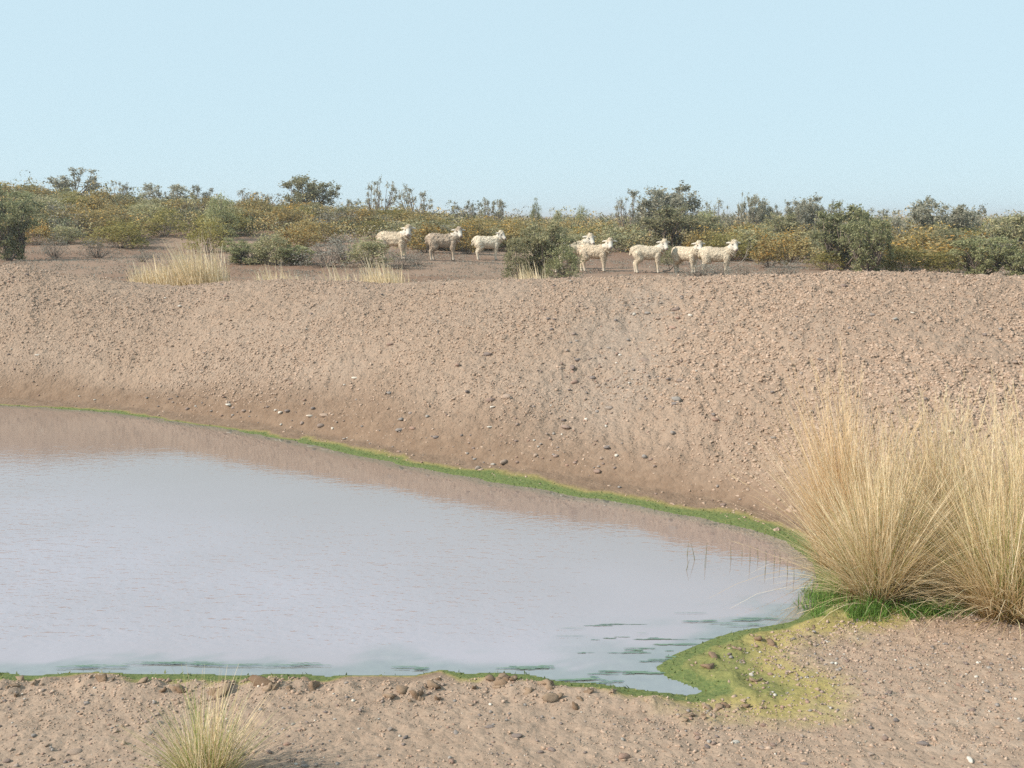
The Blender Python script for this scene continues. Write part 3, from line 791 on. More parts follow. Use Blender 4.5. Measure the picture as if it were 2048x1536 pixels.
tussock('tussock', 'broad shaggy grass tussock cut by the right edge of the picture on bare dirt', 'grass tussock', loc_near(2015, 1220),
        [('dry_blades', bl(2300, 0.17, 0.82, 1.2, 0.0048, 0.6, wind=(-0.06, 0.02)), M['straw']),
         ('green_blades', bl(800, 0.13, 0.62, 1.0, 0.0040, 0.5, wind=(-0.06, 0.0)), M['blade']),
         ('seed_stalks', stalks(rg, 120, 0.12, 0.98, 0.4, 0.0036, (-0.08, 0.03)).mesh('seed_stalks'), M['straw']),
         ('thatch', bl(1100, 0.2, 0.3, 1.35, 0.005, 0.3), M['litter'])])
tussock('tussock', 'tall straw grass tussock standing behind the two front tussocks', 'grass tussock', loc_near(1885, 1140),
        [('dry_blades', bl(1700, 0.17, 0.84, 0.85, 0.0046, 0.55, wind=(-0.05, 0.02)), M['straw']),
         ('green_blades', bl(350, 0.13, 0.6, 0.8, 0.0040, 0.5), M['blade']),
         ('seed_stalks', stalks(rg, 190, 0.14, 0.97, 0.38, 0.0050, (-0.09, 0.03)).mesh('seed_stalks'), M['straw'])])
tussock('tussock', 'tall straw grass tussock behind the shaggy one at the picture edge', 'grass tussock', loc_near(2075, 1140),
        [('dry_blades', bl(1200, 0.15, 0.82, 0.65, 0.0046, 0.55, wind=(-0.06, 0.02)), M['straw']),
         ('seed_stalks', stalks(rg, 160, 0.14, 0.95, 0.38, 0.0050, (-0.10, 0.03)).mesh('seed_stalks'), M['straw'])])
tussock('tussock', 'small green and straw grass tussock alone on bare foreground dirt', 'grass tussock', loc_near(412, 1568),
        [('green_blades', bl(360, 0.07, 0.36, 1.05, 0.0036, 0.30, len_var=0.3), M['blade']),
         ('dry_blades', bl(420, 0.07, 0.37, 1.1, 0.0036, 0.30, len_var=0.3), M['straw']),
         ('seed_stalks', stalks(rg, 34, 0.05, 0.35, 0.75, 0.0026, (0.0, 0.0)).mesh('seed_stalks'), M['straw'])])

# short green sedge between water and tussocks
G = Geo()
for k in range(190):
    u, v = (rg.uniform(1600, 1960), rg.uniform(1150, 1232)) if k < 150 else (rg.uniform(1690, 1900), rg.uniform(1212, 1236))
    if u < 1640 and v < 1160: continue
    lx, ly = on_level(u, v, 0.05)
    if poly_sd(SHD, lx, ly)[0] < -0.06: continue
    V, F_ = blades(rg, int(rg.integers(14, 44)), 0.055, rg.uniform(0.045, 0.10), 1.0, 0.0045, 0.5, 3)
    G.add(V + np.array([lx, ly, max(zt(lx, ly), 0)]), F_)
tag(obj('grass', G.mesh('grass'), M['sedge']), kind='stuff')

# thin reeds standing in the shallow corner of the pond
reed_px = [(1374, 1112, 30), (1390, 1120, 36), (1412, 1108, 24), (1410, 1135, 28), (1372, 1140, 22), (1462, 1120, 30), (1500, 1125, 34), (1516, 1118, 26), (1532, 1128, 30), (1548, 1135, 36), (1560, 1128, 28), (1530, 1150, 18), (1575, 1150, 30), (1484, 1112, 20), (1588, 1160, 26)]
for u, v, h in reed_px:
    lx, ly = on_level(u, v); H_ = h / FPX * ly
    q = np.linspace(0, 1, 6); ln_x, ln_y = rg.normal() * 0.12, rg.normal() * 0.08
    Pn = np.stack([ln_x * H_ * q ** 1.5, ln_y * H_ * q ** 1.5, -0.03 + (H_ + 0.03) * q], 1)
    V, F_ = tube(Pn, 0.0028 * (1 - 0.7 * q), 4)
    o = obj('reed', mesh_np('reed', V, F_), M['reed']); o.location = (lx, ly, 0)
    tag(o, 'thin dark reed stem standing in the shallow water beside the tall grass', 'reed', 'reeds in the shallow corner of the pond')

# bleached grass clumps just behind the crest of the bank
def back_grass(u0, u1, v_tip, v_base, label, n, lean=0.25, hvar=0.3, mat='pale_straw', ydep=18.5, width=0.019):
    um = (u0 + u1) / 2; a = az_px(um); y = ydep
    x = a * y; zb = zt(x, y); H_ = max(0.15, height_at(v_tip, y) - zb)
    half = (u1 - u0) / 2 / FPX * y
    G = Geo(); k = max(4, int((u1 - u0) / 3.4))
    for i in range(k):
        ox = rg.uniform(-0.92, 0.92) * half; oy = rg.uniform(-0.35, 0.35)
        env = 1 - 0.45 * abs(ox / half) ** 2
        V, F_ = blades(rg, n, 0.14, H_ * env, lean, width, 0.35, 4, 0.03, (-0.16, 0.0), hvar, tufts=5)
        G.add(V + np.array([ox, oy, zt(x + ox, y + oy) - zb]), F_)
    o = obj('dry_grass_clump', G.mesh('dry_grass_clump'), M[mat]); o.location = (x, y, zb)
    return tag(o, label, 'grass clump')
back_grass(350, 462, 506, 560, 'tall bleached grass clump behind the left bank crest', 34)
back_grass(278, 352, 530, 565, 'shorter bleached grass clump beside the tall clump on the left crest', 26)
back_grass(500, 612, 541, 556, 'low sparse strip of dry grass on the crest below the grey bushes', 12)
back_grass(722, 822, 536, 567, 'pale dry grass clump on the crest below the leftmost sheep', 22)
back_grass(655, 722, 540, 562, 'thin wispy dry grass just left of the pale clump on the crest', 8)
back_grass(1035, 1100, 536, 560, 'small pale grass clump at the foot of the bush hiding a sheep', 20, ydep=20)

# ------------------------------------------------------------------ shrub prototypes
def clump_bush(seed, nclump, per, leaf, rz=1.0, rx=0.5, spread=0.10, low=0.12, flower=0.0, fsize=None, stem_n=24, stem_r=0.010, lumpy=0.22):
    """rounded bush of leaf clumps, unit size: height rz, half width rx. returns foliage, flowers, stems arrays"""
    r = np.random.default_rng(seed)
    th = r.random(nclump) * 2 * math.pi; cz = r.random(nclump) ** 0.8
    rad = np.sqrt(np.clip(1 - (cz * 0.95) ** 2.2, 0.02, 1)) * rx * (0.45 + 0.55 * r.random(nclump) ** 0.4)
    lob = 1 + lumpy * np.sin(th * 3 + seed) + lumpy * 0.6 * np.sin(th * 5 + 2 * seed)
    C = np.stack([np.cos(th) * rad * lob, np.sin(th) * rad * lob, low + cz * (rz - low) * (1 + 0.15 * r.normal(size=nclump))], 1)
    nl = np.repeat(np.arange(nclump), per)
    Pn = C[nl] + r.normal(size=(len(nl), 3)) * spread * (0.6 + 0.8 * r.random(nclump))[nl][:, None] * np.array([1, 1, 0.8])
    Pn = Pn[Pn[:, 2] > 0.0]
    fol = leaves(r, Pn, leaf)
    fl = None
    if flower > 0:
        tops = r.random(nclump) < flower
        ids = np.nonzero(tops)[0]; q = np.repeat(ids, max(4, per // 3))
        Pf = C[q] + r.normal(size=(len(q), 3)) * spread * 0.9 + np.array([0, 0, spread * 0.5])
        Pf = Pf[Pf[:, 2] > 0.03]
        fl = leaves(r, Pf, fsize or leaf, 0.8)
    G = Geo()
    for k in r.permutation(nclump)[:stem_n]:
        e = C[k]; b = np.array([e[0] * 0.12, e[1] * 0.12, 0.0]); mid = b * 0.5 + e * 0.5 + r.normal(size=3) * 0.03 + np.array([0, 0, -0.04])
        V, F_ = tube([b, mid, e], [stem_r, stem_r * 0.7, stem_r * 0.35], 3); G.add(V, F_)
    return fol, fl, G

def open_bush(seed, stems=7, height=1.0, half=0.5, tuft=16, leaf=0.022, levels=3, r0=0.017, bare=0.25, upright=0.9, tuft_r=0.045):
    """bush of forking limbs with leaf tufts along the outer twigs: gaps let the sky through"""
    r = np.random.default_rng(seed); G = Geo(); tips = []
    def grow(p, d, L, rad, lev):
        n = 4; P = [p]; q = p.copy(); dd = d.copy()
        for i in range(n):
            dd = dd + r.normal(size=3) * 0.17 + np.array([0, 0, 0.05 * upright]); dd /= np.linalg.norm(dd)
            q = q + dd * L / n; P.append(q.copy())
        R = np.linspace(rad, rad * 0.6, n + 1)
        V, F_ = tube(P, R, 4 if lev == 0 else 3); G.add(V, F_)
        if lev >= levels - 1:
            for k in range(1, n + 1): tips.append(P[k])
            return
        if lev == levels - 2: tips.append(P[-1]); tips.append(P[-2])
        for k in range(r.integers(2, 5)):
            i = r.integers(2, n + 1)
            nd = dd + r.normal(size=3) * 0.8; nd[2] = abs(nd[2]) * 0.6 + 0.15 * upright; nd /= np.linalg.norm(nd)
            grow(P[i], nd, L * r.uniform(0.5, 0.85), rad * 0.55, lev + 1)
    for s in range(stems):
        th = 2 * math.pi * (s + r.random() * 0.8) / stems; o = r.uniform(0.15, 1.0)
        d = np.array([math.cos(th) * o * half * 3.2, math.sin(th) * o * half * 3.2, 0.75]); d /= np.linalg.norm(d)
        grow(np.array([math.cos(th) * 0.04, math.sin(th) * 0.04, -0.02]), d, 0.42 * height * r.uniform(0.75, 1.2), r0, 0)
    T = np.array(tips); T = T[r.random(len(T)) > bare]
    q = np.repeat(np.arange(len(T)), tuft)
    Pn = T[q] + r.normal(size=(len(q), 3)) * tuft_r
    Vf, Ff = leaves(r, Pn, leaf)
    Vb = np.concatenate(G.v); top = max(np.percentile(Vf[:, 2], 98.5), 0.95 * Vb[:, 2].max()); hw = np.percentile(np.abs(Vf[:, 0]), 96)
    k = np.array([half / hw, half / hw, height / top])
    G.v = [v * k for v in G.v]
    return (Vf * k, Ff), None, G

def vase_bush(seed, nclump, per, leaf, clump_r, zmin=0.25, groups=7, stem_r=0.018, fill=0.5, spikes=3):
    """bush whose limbs fan out from the foot to separate spiky leaf clumps; unit height, half width 0.5"""
    r = np.random.default_rng(seed); G = Geo(); pts = []
    gth = 2 * math.pi * (np.arange(groups) + 0.7 * r.random(groups)) / groups
    ghub = np.stack([np.cos(gth) * r.uniform(.1, .26, groups), np.sin(gth) * r.uniform(.1, .26, groups), r.uniform(.2, .42, groups)], 1)
    gtop = r.uniform(.6, 1.0, groups); gout = r.uniform(.7, 1.2, groups)
    for k in range(groups):
        V, F_ = tube([(0, 0, -0.03), ghub[k] * np.array([.45, .45, .55]), ghub[k]], [stem_r, stem_r * .8, stem_r * .6], 4); G.add(V, F_)
    for k in range(nclump):
        g = int(r.integers(groups)); cz = zmin + (1 - zmin) * r.random() ** 0.75
        cz = zmin + (cz - zmin) * gtop[g]
        rad = 0.5 * gout[g] * (fill + (1 - fill) * r.random()) * (0.62 + 0.5 * cz) * math.sqrt(max(0.06, 1 - (cz / 1.06) ** 5))
        th = gth[g] + r.normal() * 0.45
        c = np.array([math.cos(th) * rad, math.sin(th) * rad, cz])
        mid = (ghub[g] + c) / 2 + r.normal(size=3) * 0.03 + np.array([0, 0, -0.02])
        V, F_ = tube([ghub[g], mid, c], [stem_r * .5, stem_r * .38, stem_r * .2], 3); G.add(V, F_)
        pts.append(c + r.normal(size=(per, 3)) * clump_r * r.uniform(.7, 1.3))
        for q in range(spikes):
            d = np.array([c[0], c[1], .35]) + r.normal(size=3) * .35; d /= np.linalg.norm(d); L = r.uniform(.05, .13)
            tt = r.random((per // 3, 1)); pts.append(c + d * L * tt + r.normal(size=(per // 3, 3)) * clump_r * .45)
            V, F_ = tube([c, c + d * L], [stem_r * .2, stem_r * .1], 3); G.add(V, F_)
    P = np.concatenate(pts); P = P[P[:, 2] > 0.02]
    P[:, 2] /= np.percentile(P[:, 2], 99); 
    return leaves(r, P, leaf), None, G

def proto(kind, parts):
    """parts: list of (name, V, F, material) -> list of (name, mesh)"""
    out = []
    for nme, V, F_, mat in parts:
        me = mesh_np(kind + '_' + nme, V, F_); me.materials.append(mat); out.append((nme, me))
    return out
PROTO = {}
def add_proto(kind, data, leafm, flm=None, stm='twig'):
    fol, fl, G = data
    parts = [('foliage', fol[0], fol[1], M[leafm])]
    if fl is not None: parts.append(('flowers', fl[0], fl[1], M[flm]))
    parts.append(('branches', np.concatenate(G.v), np.concatenate(G.f), M[stm]))
    PROTO.setdefault(kind, []).append(proto(kind, parts))
for s in range(4):
    add_proto('flowering_shrub', clump_bush(40 + s, 52, 34, 0.034, spread=0.10, flower=0.42, fsize=0.026), 'yellow_leaf', 'flower')
for s in range(3):
    add_proto('orange_shrub', clump_bush(60 + s, 46, 30, 0.036, spread=0.10, flower=0.9, fsize=0.032), 'yellow_leaf', 'orange')
    add_proto('green_shrub', clump_bush(70 + s, 70, 44, 0.028, spread=0.085), 'green_leaf', None, 'bark')
    add_proto('dark_shrub', clump_bush(80 + s, 90, 46, 0.024, spread=0.07, lumpy=0.28, stem_n=40, stem_r=0.013), 'dark_leaf', None, 'bark')
    add_proto('lime_shrub', clump_bush(90 + s, 60, 40, 0.03, spread=0.09), 'lime_leaf', None)
    add_proto('dry_shrub', clump_bush(100 + s, 46, 26, 0.022, spread=0.085, stem_n=40, stem_r=0.011, low=0.08), 'dry_leaf', None)
for s in range(5):
    add_proto('tall_bush', vase_bush(110 + s, 44, 34, 0.020, 0.040, 0.22), 'sky_leaf', None, 'bark')
for s in range(4):
    add_proto('bare_bush', vase_bush(130 + s, 34, 16, 0.018, 0.030, 0.3, stem_r=0.022, spikes=4), 'sky_leaf', None, 'bark')
for s in range(3):
    add_proto('dense_bush', vase_bush(140 + s, 85, 40, 0.018, 0.042, 0.08, groups=8, fill=0.3, spikes=4), 'green_leaf', None, 'bark')
for s in range(3):
    add_proto('grey_bush', vase_bush(160 + s, 105, 40, 0.018, 0.040, 0.12, groups=9, fill=0.3, spikes=4, stem_r=0.011), 'sky_leaf', None, 'bark')
for s in range(3):
    add_proto('dark_bush', vase_bush(150 + s, 92, 42, 0.018, 0.042, 0.05, groups=8, fill=0.3, spikes=4), 'dark_leaf', None, 'bark')

rp = np.random.default_rng(31)
def plant(kind, x, y, w, h, label, cat='shrub', group=None, dz=-0.02, depth=None, var=None, lean=0.0):
    pr = PROTO[kind]; pr = pr[int(rp.integers(len(pr))) if var is None else var % len(pr)]
    root = bpy.data.objects.new(kind, None); COL.objects.link(root)
    root.location = (x, y, float(plain(np.array([x]), np.array([y]))[0]) + dz if y > 21 else zt(x, y) + dz)
    root.rotation_euler = (0, lean, rp.uniform(0, 6.28)) if lean == 0 else (0, lean, rp.uniform(-.3, .3))
    root.scale = (w, depth or w, h)
    root.empty_display_size = 0.3
    tag(root, label, cat, group)
    for nme, me in pr:
        o = bpy.data.objects.new(nme, me); COL.objects.link(o); o.parent = root; o['kind'] = 'stuff'
    return root
def plant_px(kind, u, v_base, v_top, wpx, label, y=None, **k):
    """survey a shrub seen between rows v_top and v_base, wpx wide, standing on the plain"""
    if y is None: x, y = ground_hit(u, v_base)
    else: x = (u - CU) / FPX * y
    zb = float(plain(np.array([x]), np.array([y]))[0])
    h = max(0.15, height_at(v_top, y) - zb); w = wpx / FPX * y
    return plant(kind, x, y, w, h, label, **k)

# ------------------------------------------------------------------ the shrubs one can point at
plant_px('dark_bush', 18, 522, 400, 120, 'dark green rounded bush filling the left edge behind the bank')
plant_px('dark_bush', 40, 470, 374, 150, 'dark flat topped bush mass on the skyline at the far left', y=46)
plant_px('dry_shrub', 110, 516, 474, 58, 'grey dry shrub right of the dark bush at the left edge')
plant_px('dry_shrub', 195, 516, 478, 74, 'wide grey dry shrub with a dark heart on the left red earth')
plant_px('dry_shrub', 284, 524, 504, 40, 'smallest grey dry shrub on the left red earth near the tall bleached grass')
plant_px('orange_shrub', 75, 490, 448, 58, 'orange flowered shrub behind the dark bush at the left edge')
plant_px('lime_shrub', 240, 496, 452, 110, 'bright yellow green shrub behind the grey dry shrubs on the left')
plant_px('lime_shrub', 415, 505, 448, 80, 'yellow green shrub above the tall bleached grass')
plant_px('dark_shrub', 440, 480, 402, 62, 'dark upright shrub in the flowering scrub above the bleached grass')
plant_px('dark_bush', 500, 528, 478, 120, 'dark grey green bush right of the tall bleached grass')
plant_px('green_shrub', 545, 530, 474, 80, 'dark bush with black shaded foot in the middle of the grey bush row')
plant_px('dark_bush', 592, 530, 490, 90, 'low spreading dark bush with dead boughs in the grey bush row')
plant_px('orange_shrub', 585, 505, 462, 100, 'large olive shrub behind the grey bush row', var=2)
plant_px('dry_shrub', 655, 534, 487, 110, 'wide grey leafless shrub left of the first sheep')
plant_px('dry_shrub', 690, 526, 472, 90, 'taller grey twiggy shrub behind the wide leafless one')
plant_px('green_shrub', 738, 533, 485, 90, 'green bush directly left of the first sheep')
plant_px('dry_shrub', 800, 538, 506, 70, 'grey dry shrub before the feet of the first sheep')
plant_px('dry_shrub', 835, 532, 507, 45, 'small grey twig shrub between the first and second sheep')
plant_px('orange_shrub', 852, 505, 455, 80, 'orange flowered shrub between the first two sheep')
plant_px('orange_shrub', 935, 508, 458, 60, 'orange flowered shrub behind the chest of the brown sheep')
plant_px('dense_bush', 1088, 552, 446, 128, 'large green bush hiding most of a sheep in the middle of the flock', y=26.4)
plant_px('green_shrub', 1034, 554, 484, 60, 'low left shoulder of the bush that hides a sheep', y=26.0)
plant_px('dark_shrub', 1130, 556, 500, 70, 'dark shaded shrub at the right foot of the bush that hides a sheep', y=25.6)
plant_px('green_shrub', 1325, 520, 492, 60, 'green shrub between the big sheep and the lamb sized one')
plant_px('green_shrub', 1335, 530, 500, 46, 'small green shrub at the forefeet of the big sheep right of the gap')
plant_px('dense_bush', 1345, 478, 415, 165, 'big bright green bush rising behind the three right hand sheep', y=44)
plant_px('grey_bush', 1325, 462, 374, 155, 'tall grey green bush on the skyline above the right hand sheep', y=54)
plant_px('dry_shrub', 1395, 553, 524, 80, 'grey dry shrub hiding the legs of the small ruffed sheep', y=26.6)
plant_px('dry_shrub', 1440, 552, 528, 60, 'grey shrub under the belly of the rightmost sheep', y=26.8)
plant_px('dry_shrub', 1490, 553, 528, 56, 'grey shrub right of the forefeet of the rightmost sheep', y=27)
plant_px('dry_shrub', 1565, 556, 526, 70, 'blue grey low shrub alone on the crest right of the flock')
plant_px('orange_shrub', 1540, 535, 480, 70, 'orange flowered shrub right of the flock')
plant_px('dark_bush', 1690, 540, 412, 150, 'large dark green bush standing on two stems right of the flock', var=0)
plant_px('dark_bush', 1735, 547, 440, 120, 'dark rounded half of the large bush, hanging to the ground', var=1)
plant_px('lime_shrub', 1655, 540, 508, 70, 'yellow green shrub at the foot of the large dark bush')
plant_px('lime_shrub', 1810, 545, 500, 100, 'low yellow green shrub right of the large dark bush')
plant_px('lime_shrub', 1885, 546, 505, 70, 'brightest yellow green shrub left of the dark bush at the right edge')
plant_px('grey_bush', 1880, 500, 402, 155, 'tall broad grey green bush on the skyline at the right', y=38, var=1)
plant_px('tall_bush', 1810, 495, 420, 80, 'open grey green bush left of the tall broad one at the right', y=41)
plant_px('dark_bush', 1960, 548, 474, 130, 'dark low bush at the crest near the right edge', y=27.5)
plant_px('dark_bush', 2040, 552, 484, 110, 'dark low bush at the crest cut by the right edge', y=27)
plant_px('dense_bush', 2020, 520, 432, 130, 'greyish bush on the skyline cut by the right edge', y=35, var=2)
plant_px('dry_shrub', 1990, 480, 446, 60, 'thin twiggy shrub in the dip near the right edge', y=40)
# skyline bushes, left to right
sky_list = [('tall_bush', 160, 338, 120, 52, 'tall open bush with the highest crown on the left skyline'), ('dark_shrub', 135, 385, 70, 50, 'dark foot bush below the highest crown on the left skyline'),
            ('bare_bush', 250, 363, 55, 55, 'leaning thin bush just right of the highest crown on the left skyline'), ('tall_bush', 345, 368, 110, 60, 'broad open bush on the skyline left of a small leafy one'),
            ('tall_bush', 412, 371, 55, 58, 'small leafy skyline bush above the tall bleached grass'), ('bare_bush', 525, 380, 95, 62, 'thin grey bush left of the dense skyline bush'),
            ('dense_bush', 622, 354, 120, 55, 'dense dome shaped bush on the skyline left of the flock'), ('bare_bush', 762, 356, 75, 62, 'bare branched upright bush on the skyline above the first sheep'),
            ('bare_bush', 832, 372, 90, 60, 'bare spreading bush on the skyline right of the upright bare one'), ('tall_bush', 712, 398, 40, 70, 'little bush left of the bare bushes on the skyline'),
            ('tall_bush', 930, 403, 55, 75, 'low ragged bush on the skyline above the third sheep'), ('tall_bush', 988, 398, 60, 72, 'fan shaped low bush on the skyline above the third sheep'),
            ('dark_shrub', 1070, 414, 22, 85, 'tiny dark bush alone on the middle skyline'), ('dark_shrub', 1160, 418, 18, 95, 'tiny dark bush on the skyline right of the bush that hides a sheep'),
            ('dark_shrub', 1115, 426, 24, 95, 'tiny low bush on the skyline between two other tiny ones'), ('bare_bush', 1252, 384, 62, 56, 'open bush with bare twigs left of the tall grey green bush'),
            ('bare_bush', 1405, 400, 80, 58, 'open low bush right of the tall grey green bush'), ('tall_bush', 1477, 388, 24, 58, 'slim lone upright bush on the skyline above the rightmost sheep'),
            ('grey_bush', 1510, 394, 66, 56, 'bushy crown beside the slim lone bush on the right skyline'), ('tall_bush', 1452, 414, 40, 60, 'low bush left of the slim lone bush on the right skyline'),
            ('grey_bush', 1600, 396, 90, 54, 'airy bush with spiky top on the right skyline'), ('bare_bush', 1645, 402, 50, 52, 'thin bush right of the airy spiky one'),
            ('tall_bush', 1925, 412, 70, 44, 'open grey bush on the skyline between the tall broad one and the right edge'), ('dense_bush', 1560, 428, 90, 48, 'rounded green bush below the airy bush on the right skyline'),
            ('bare_bush', 1700, 404, 80, 50, 'bare topped bush rising behind the large dark bush'), ('tall_bush', 1985, 436, 60, 46, 'small open bush low on the skyline near the right edge'), ('dark_shrub', 1405, 430, 70, 56, 'dark low bush behind the open low one on the right skyline'),
            ('tall_bush', 1555, 412, 60, 58, 'grey bush between the airy bush and the slim lone one'), ('tall_bush', 1770, 420, 60, 50, 'ragged bush behind the large dark bush at the right')]
for kind, u, vt, wpx, y, lab in sky_list:
    if u < 900: y = 60 + (y % 7)
    plant_px(kind, u, 0, vt, wpx, lab, y=y)

# ------------------------------------------------------------------ the low scrub behind
UF = np.array([-200, 0, 60, 250, 330, 450, 600, 760, 900, 1050, 1250, 1500, 1650, 1800, 2048, 2300])
VF = np.array([500, 500, 492, 498, 484, 486, 492, 500, 506, 508, 514, 524, 532, 536, 540, 540])
def front_y(u): return ground_hit(u, float(np.interp(u, UF, VF)))[1]
FU = np.linspace(-200, 2300, 60); FY = np.array([front_y(u) for u in FU])
NLOW = 295
us = rp.uniform(-60, 2110, NLOW); k_ = rp.random(NLOW) ** 0.85
ysr = np.interp(us, FU, FY) + k_ * 20
LOOK = {'flowering_shrub': 'low olive shrub with ochre flowers', 'orange_shrub': 'low shrub with dense orange flowers', 'green_shrub': 'low plain green shrub',
        'lime_shrub': 'low yellow green shrub', 'dry_shrub': 'low grey dry shrub'}
PLACE = [(110, 'behind the dark bush at the left edge'), (280, 'behind the grey dry shrubs on the left'), (470, 'above the tall bleached grass'), (600, 'behind the grey bush row'),
         (740, 'left of the first sheep'), (840, 'behind the first sheep'), (930, 'behind the brown sheep'), (1010, 'behind the third sheep'), (1160, 'behind the bush hiding a sheep'), (1250, 'at the gap in the flock'),
         (1400, 'behind the large cream sheep'), (1500, 'behind the rightmost sheep'), (1620, 'just right of the flock'), (1790, 'around the large dark bush'), (1940, 'below the tall broad bush'), (9999, 'near the right edge')]
for i in np.argsort(ysr):
    u, y = us[i], ysr[i]; x = (u - CU) / FPX * y
    q = rp.random()
    kind = 'flowering_shrub' if q < 0.52 else 'orange_shrub' if q < 0.58 else 'green_shrub' if q < 0.75 else 'lime_shrub' if q < 0.85 else 'dry_shrub'
    where = next(t for lim, t in PLACE if u < lim)
    w = rp.uniform(1.2, 2.3); h = rp.uniform(0.6, 1.0)
    plant(kind, x, y, w, h, LOOK[kind] + ' ' + where, group=LOOK[kind] + ' ' + where)

# farther scrub: one mass
r = np.random.default_rng(41)
pal = np.array([(0.25, 0.225, 0.115), (0.29, 0.25, 0.115), (0.37, 0.265, 0.11), (0.21, 0.205, 0.11), (0.16, 0.175, 0.10), (0.27, 0.235, 0.165), (0.31, 0.26, 0.12)])
def far_scrub(n, y0, y1, per, leaf, hmul=1.0):
    u = r.uniform(-500, 2550, n)
    yy = np.interp(u, FU, FY) + y0 + (y1 - y0) * r.random(n) ** 1.3
    x = (u - CU) / FPX * yy
    zb = plain(x, yy)
    H_ = r.uniform(0.5, 1.0, n) * hmul; Wd = r.uniform(0.5, 1.0, n) * hmul
    big = r.random(n) < 0.09; H_[big] *= r.uniform(1.4, 2.2, big.sum())
    id_ = np.repeat(np.arange(n), per)
    th = r.random(len(id_)) * 6.283; cz = r.random(len(id_)) ** 0.7
    rad = np.sqrt(np.clip(1 - cz ** 2, 0.03, 1)) * (0.55 + 0.5 * r.random(len(id_)))
    C = np.stack([x[id_] + np.cos(th) * rad * Wd[id_], yy[id_] + np.sin(th) * rad * Wd[id_], zb[id_] + cz * H_[id_]], 1)
    V, F_ = leaves(r, C, leaf)
    col = pal[r.integers(0, len(pal), n)][id_] * r.uniform(0.65, 1.35, (len(id_), 1))
    return V, F_, np.repeat(col, 4, 0)
G = Geo(); cols = []
for args in ((1500, 3, 24, 90, 0.042, 0.95), (2600, 18, 75, 70, 0.06), (2300, 60, 190, 40, 0.11, 1.15), (900, 160, 420, 24, 0.22, 1.7)):
    V, F_, c = far_scrub(*args); G.add(V, F_); cols.append(c)
sme = G.mesh('scrub'); cattr(sme, 'tint', np.concatenate(cols))
m, nt, nd, ln, b = new_mat('far_scrub'); ln.new(attr(nd, 'tint', True), b.inputs['Base Color']); b.inputs['Roughness'].default_value = 0.8; b.inputs['Specular IOR Level'].default_value = 0.2
tag(obj('scrub', sme, m), kind='stuff')

# dead boughs lying before the right hand sheep and tiny weeds on the near dirt
def dead_branch(u, v, lenpx, label, seed):
    r = np.random.default_rng(seed); x, y = ground_hit(u, v); L = lenpx / FPX * y
    G = Geo()
    def limb(p, d, L, rad, lev):
        P = [p]; q = p
        for i in range(4):
            d = d + r.normal(size=3) * np.array([.25, .25, .18]); d /= np.linalg.norm(d); q = q + d * L / 4; q[2] = max(q[2], 0.02); P.append(q)
        V, F_ = tube(P, np.linspace(rad, rad * 0.4, 5), 4); G.add(V, F_)
        if lev < 2:
            for k in range(3): limb(P[r.integers(1, 4)], d + r.normal(size=3) * 0.7 + np.array([0, 0, .3]), L * 0.5, rad * 0.5, lev + 1)
    limb(np.array([-L / 2, 0, 0.03]), np.array([1.0, 0.1, 0.22]), L, 0.022, 0)
    o = obj('dead_branch', G.mesh('dead_branch'), M['twig']); o.location = (x, y, float(plain(np.array([x]), np.array([y]))[0]))
    tag(o, label, 'dead branch')
dead_branch(1490, 540, 75, 'bare grey dead branch lying right of the rightmost sheep', 1)
dead_branch(1355, 545, 60, 'bare dead branch lying before the big sheep right of the gap', 2)
dead_branch(275, 552, 26, 'small dead branch left of the bleached grass clump', 3)
dead_branch(625, 527, 60, 'bare dead bough lying among the grey bushes left of the flock', 4)
G = Geo()
for k in range(170):
    x, y = rg.uniform(-2.6, 2.6), rg.uniform(3.6, 5.3)
    if poly_sd(SHD, x, y)[0] < 0.25 or vnoise(np.array([x * 1.5]), np.array([y * 2]), 5)[0] < 0.45: continue
    C = np.array([x, y, zt(x, y) + 0.006]) + rg.normal(size=(26, 3)) * np.array([0.02, 0.02, 0.004])
    V, F_ = leaves(rg, C, 0.0042, 0.5); G.add(V, F_)
tag(obj('weeds', G.mesh('weeds'), M['dry_leaf']), kind='stuff')
# small herbs and litter on the red plain
G = Geo()
for k in range(1500):
    u = rg.uniform(0, 2048); y = rg.uniform(23, 40); x = (u - CU) / FPX * y
    zz = float(plain(np.array([x]), np.array([y]))[0])
    C = np.array([x, y, zz + 0.03]) + rg.normal(size=(24, 3)) * np.array([0.14, 0.14, 0.018])
    V, F_ = leaves(rg, C, 0.022, 0.4); G.add(V, F_)
tag(obj('ground_cover', G.mesh('ground_cover'), M['dry_leaf']), kind='stuff')

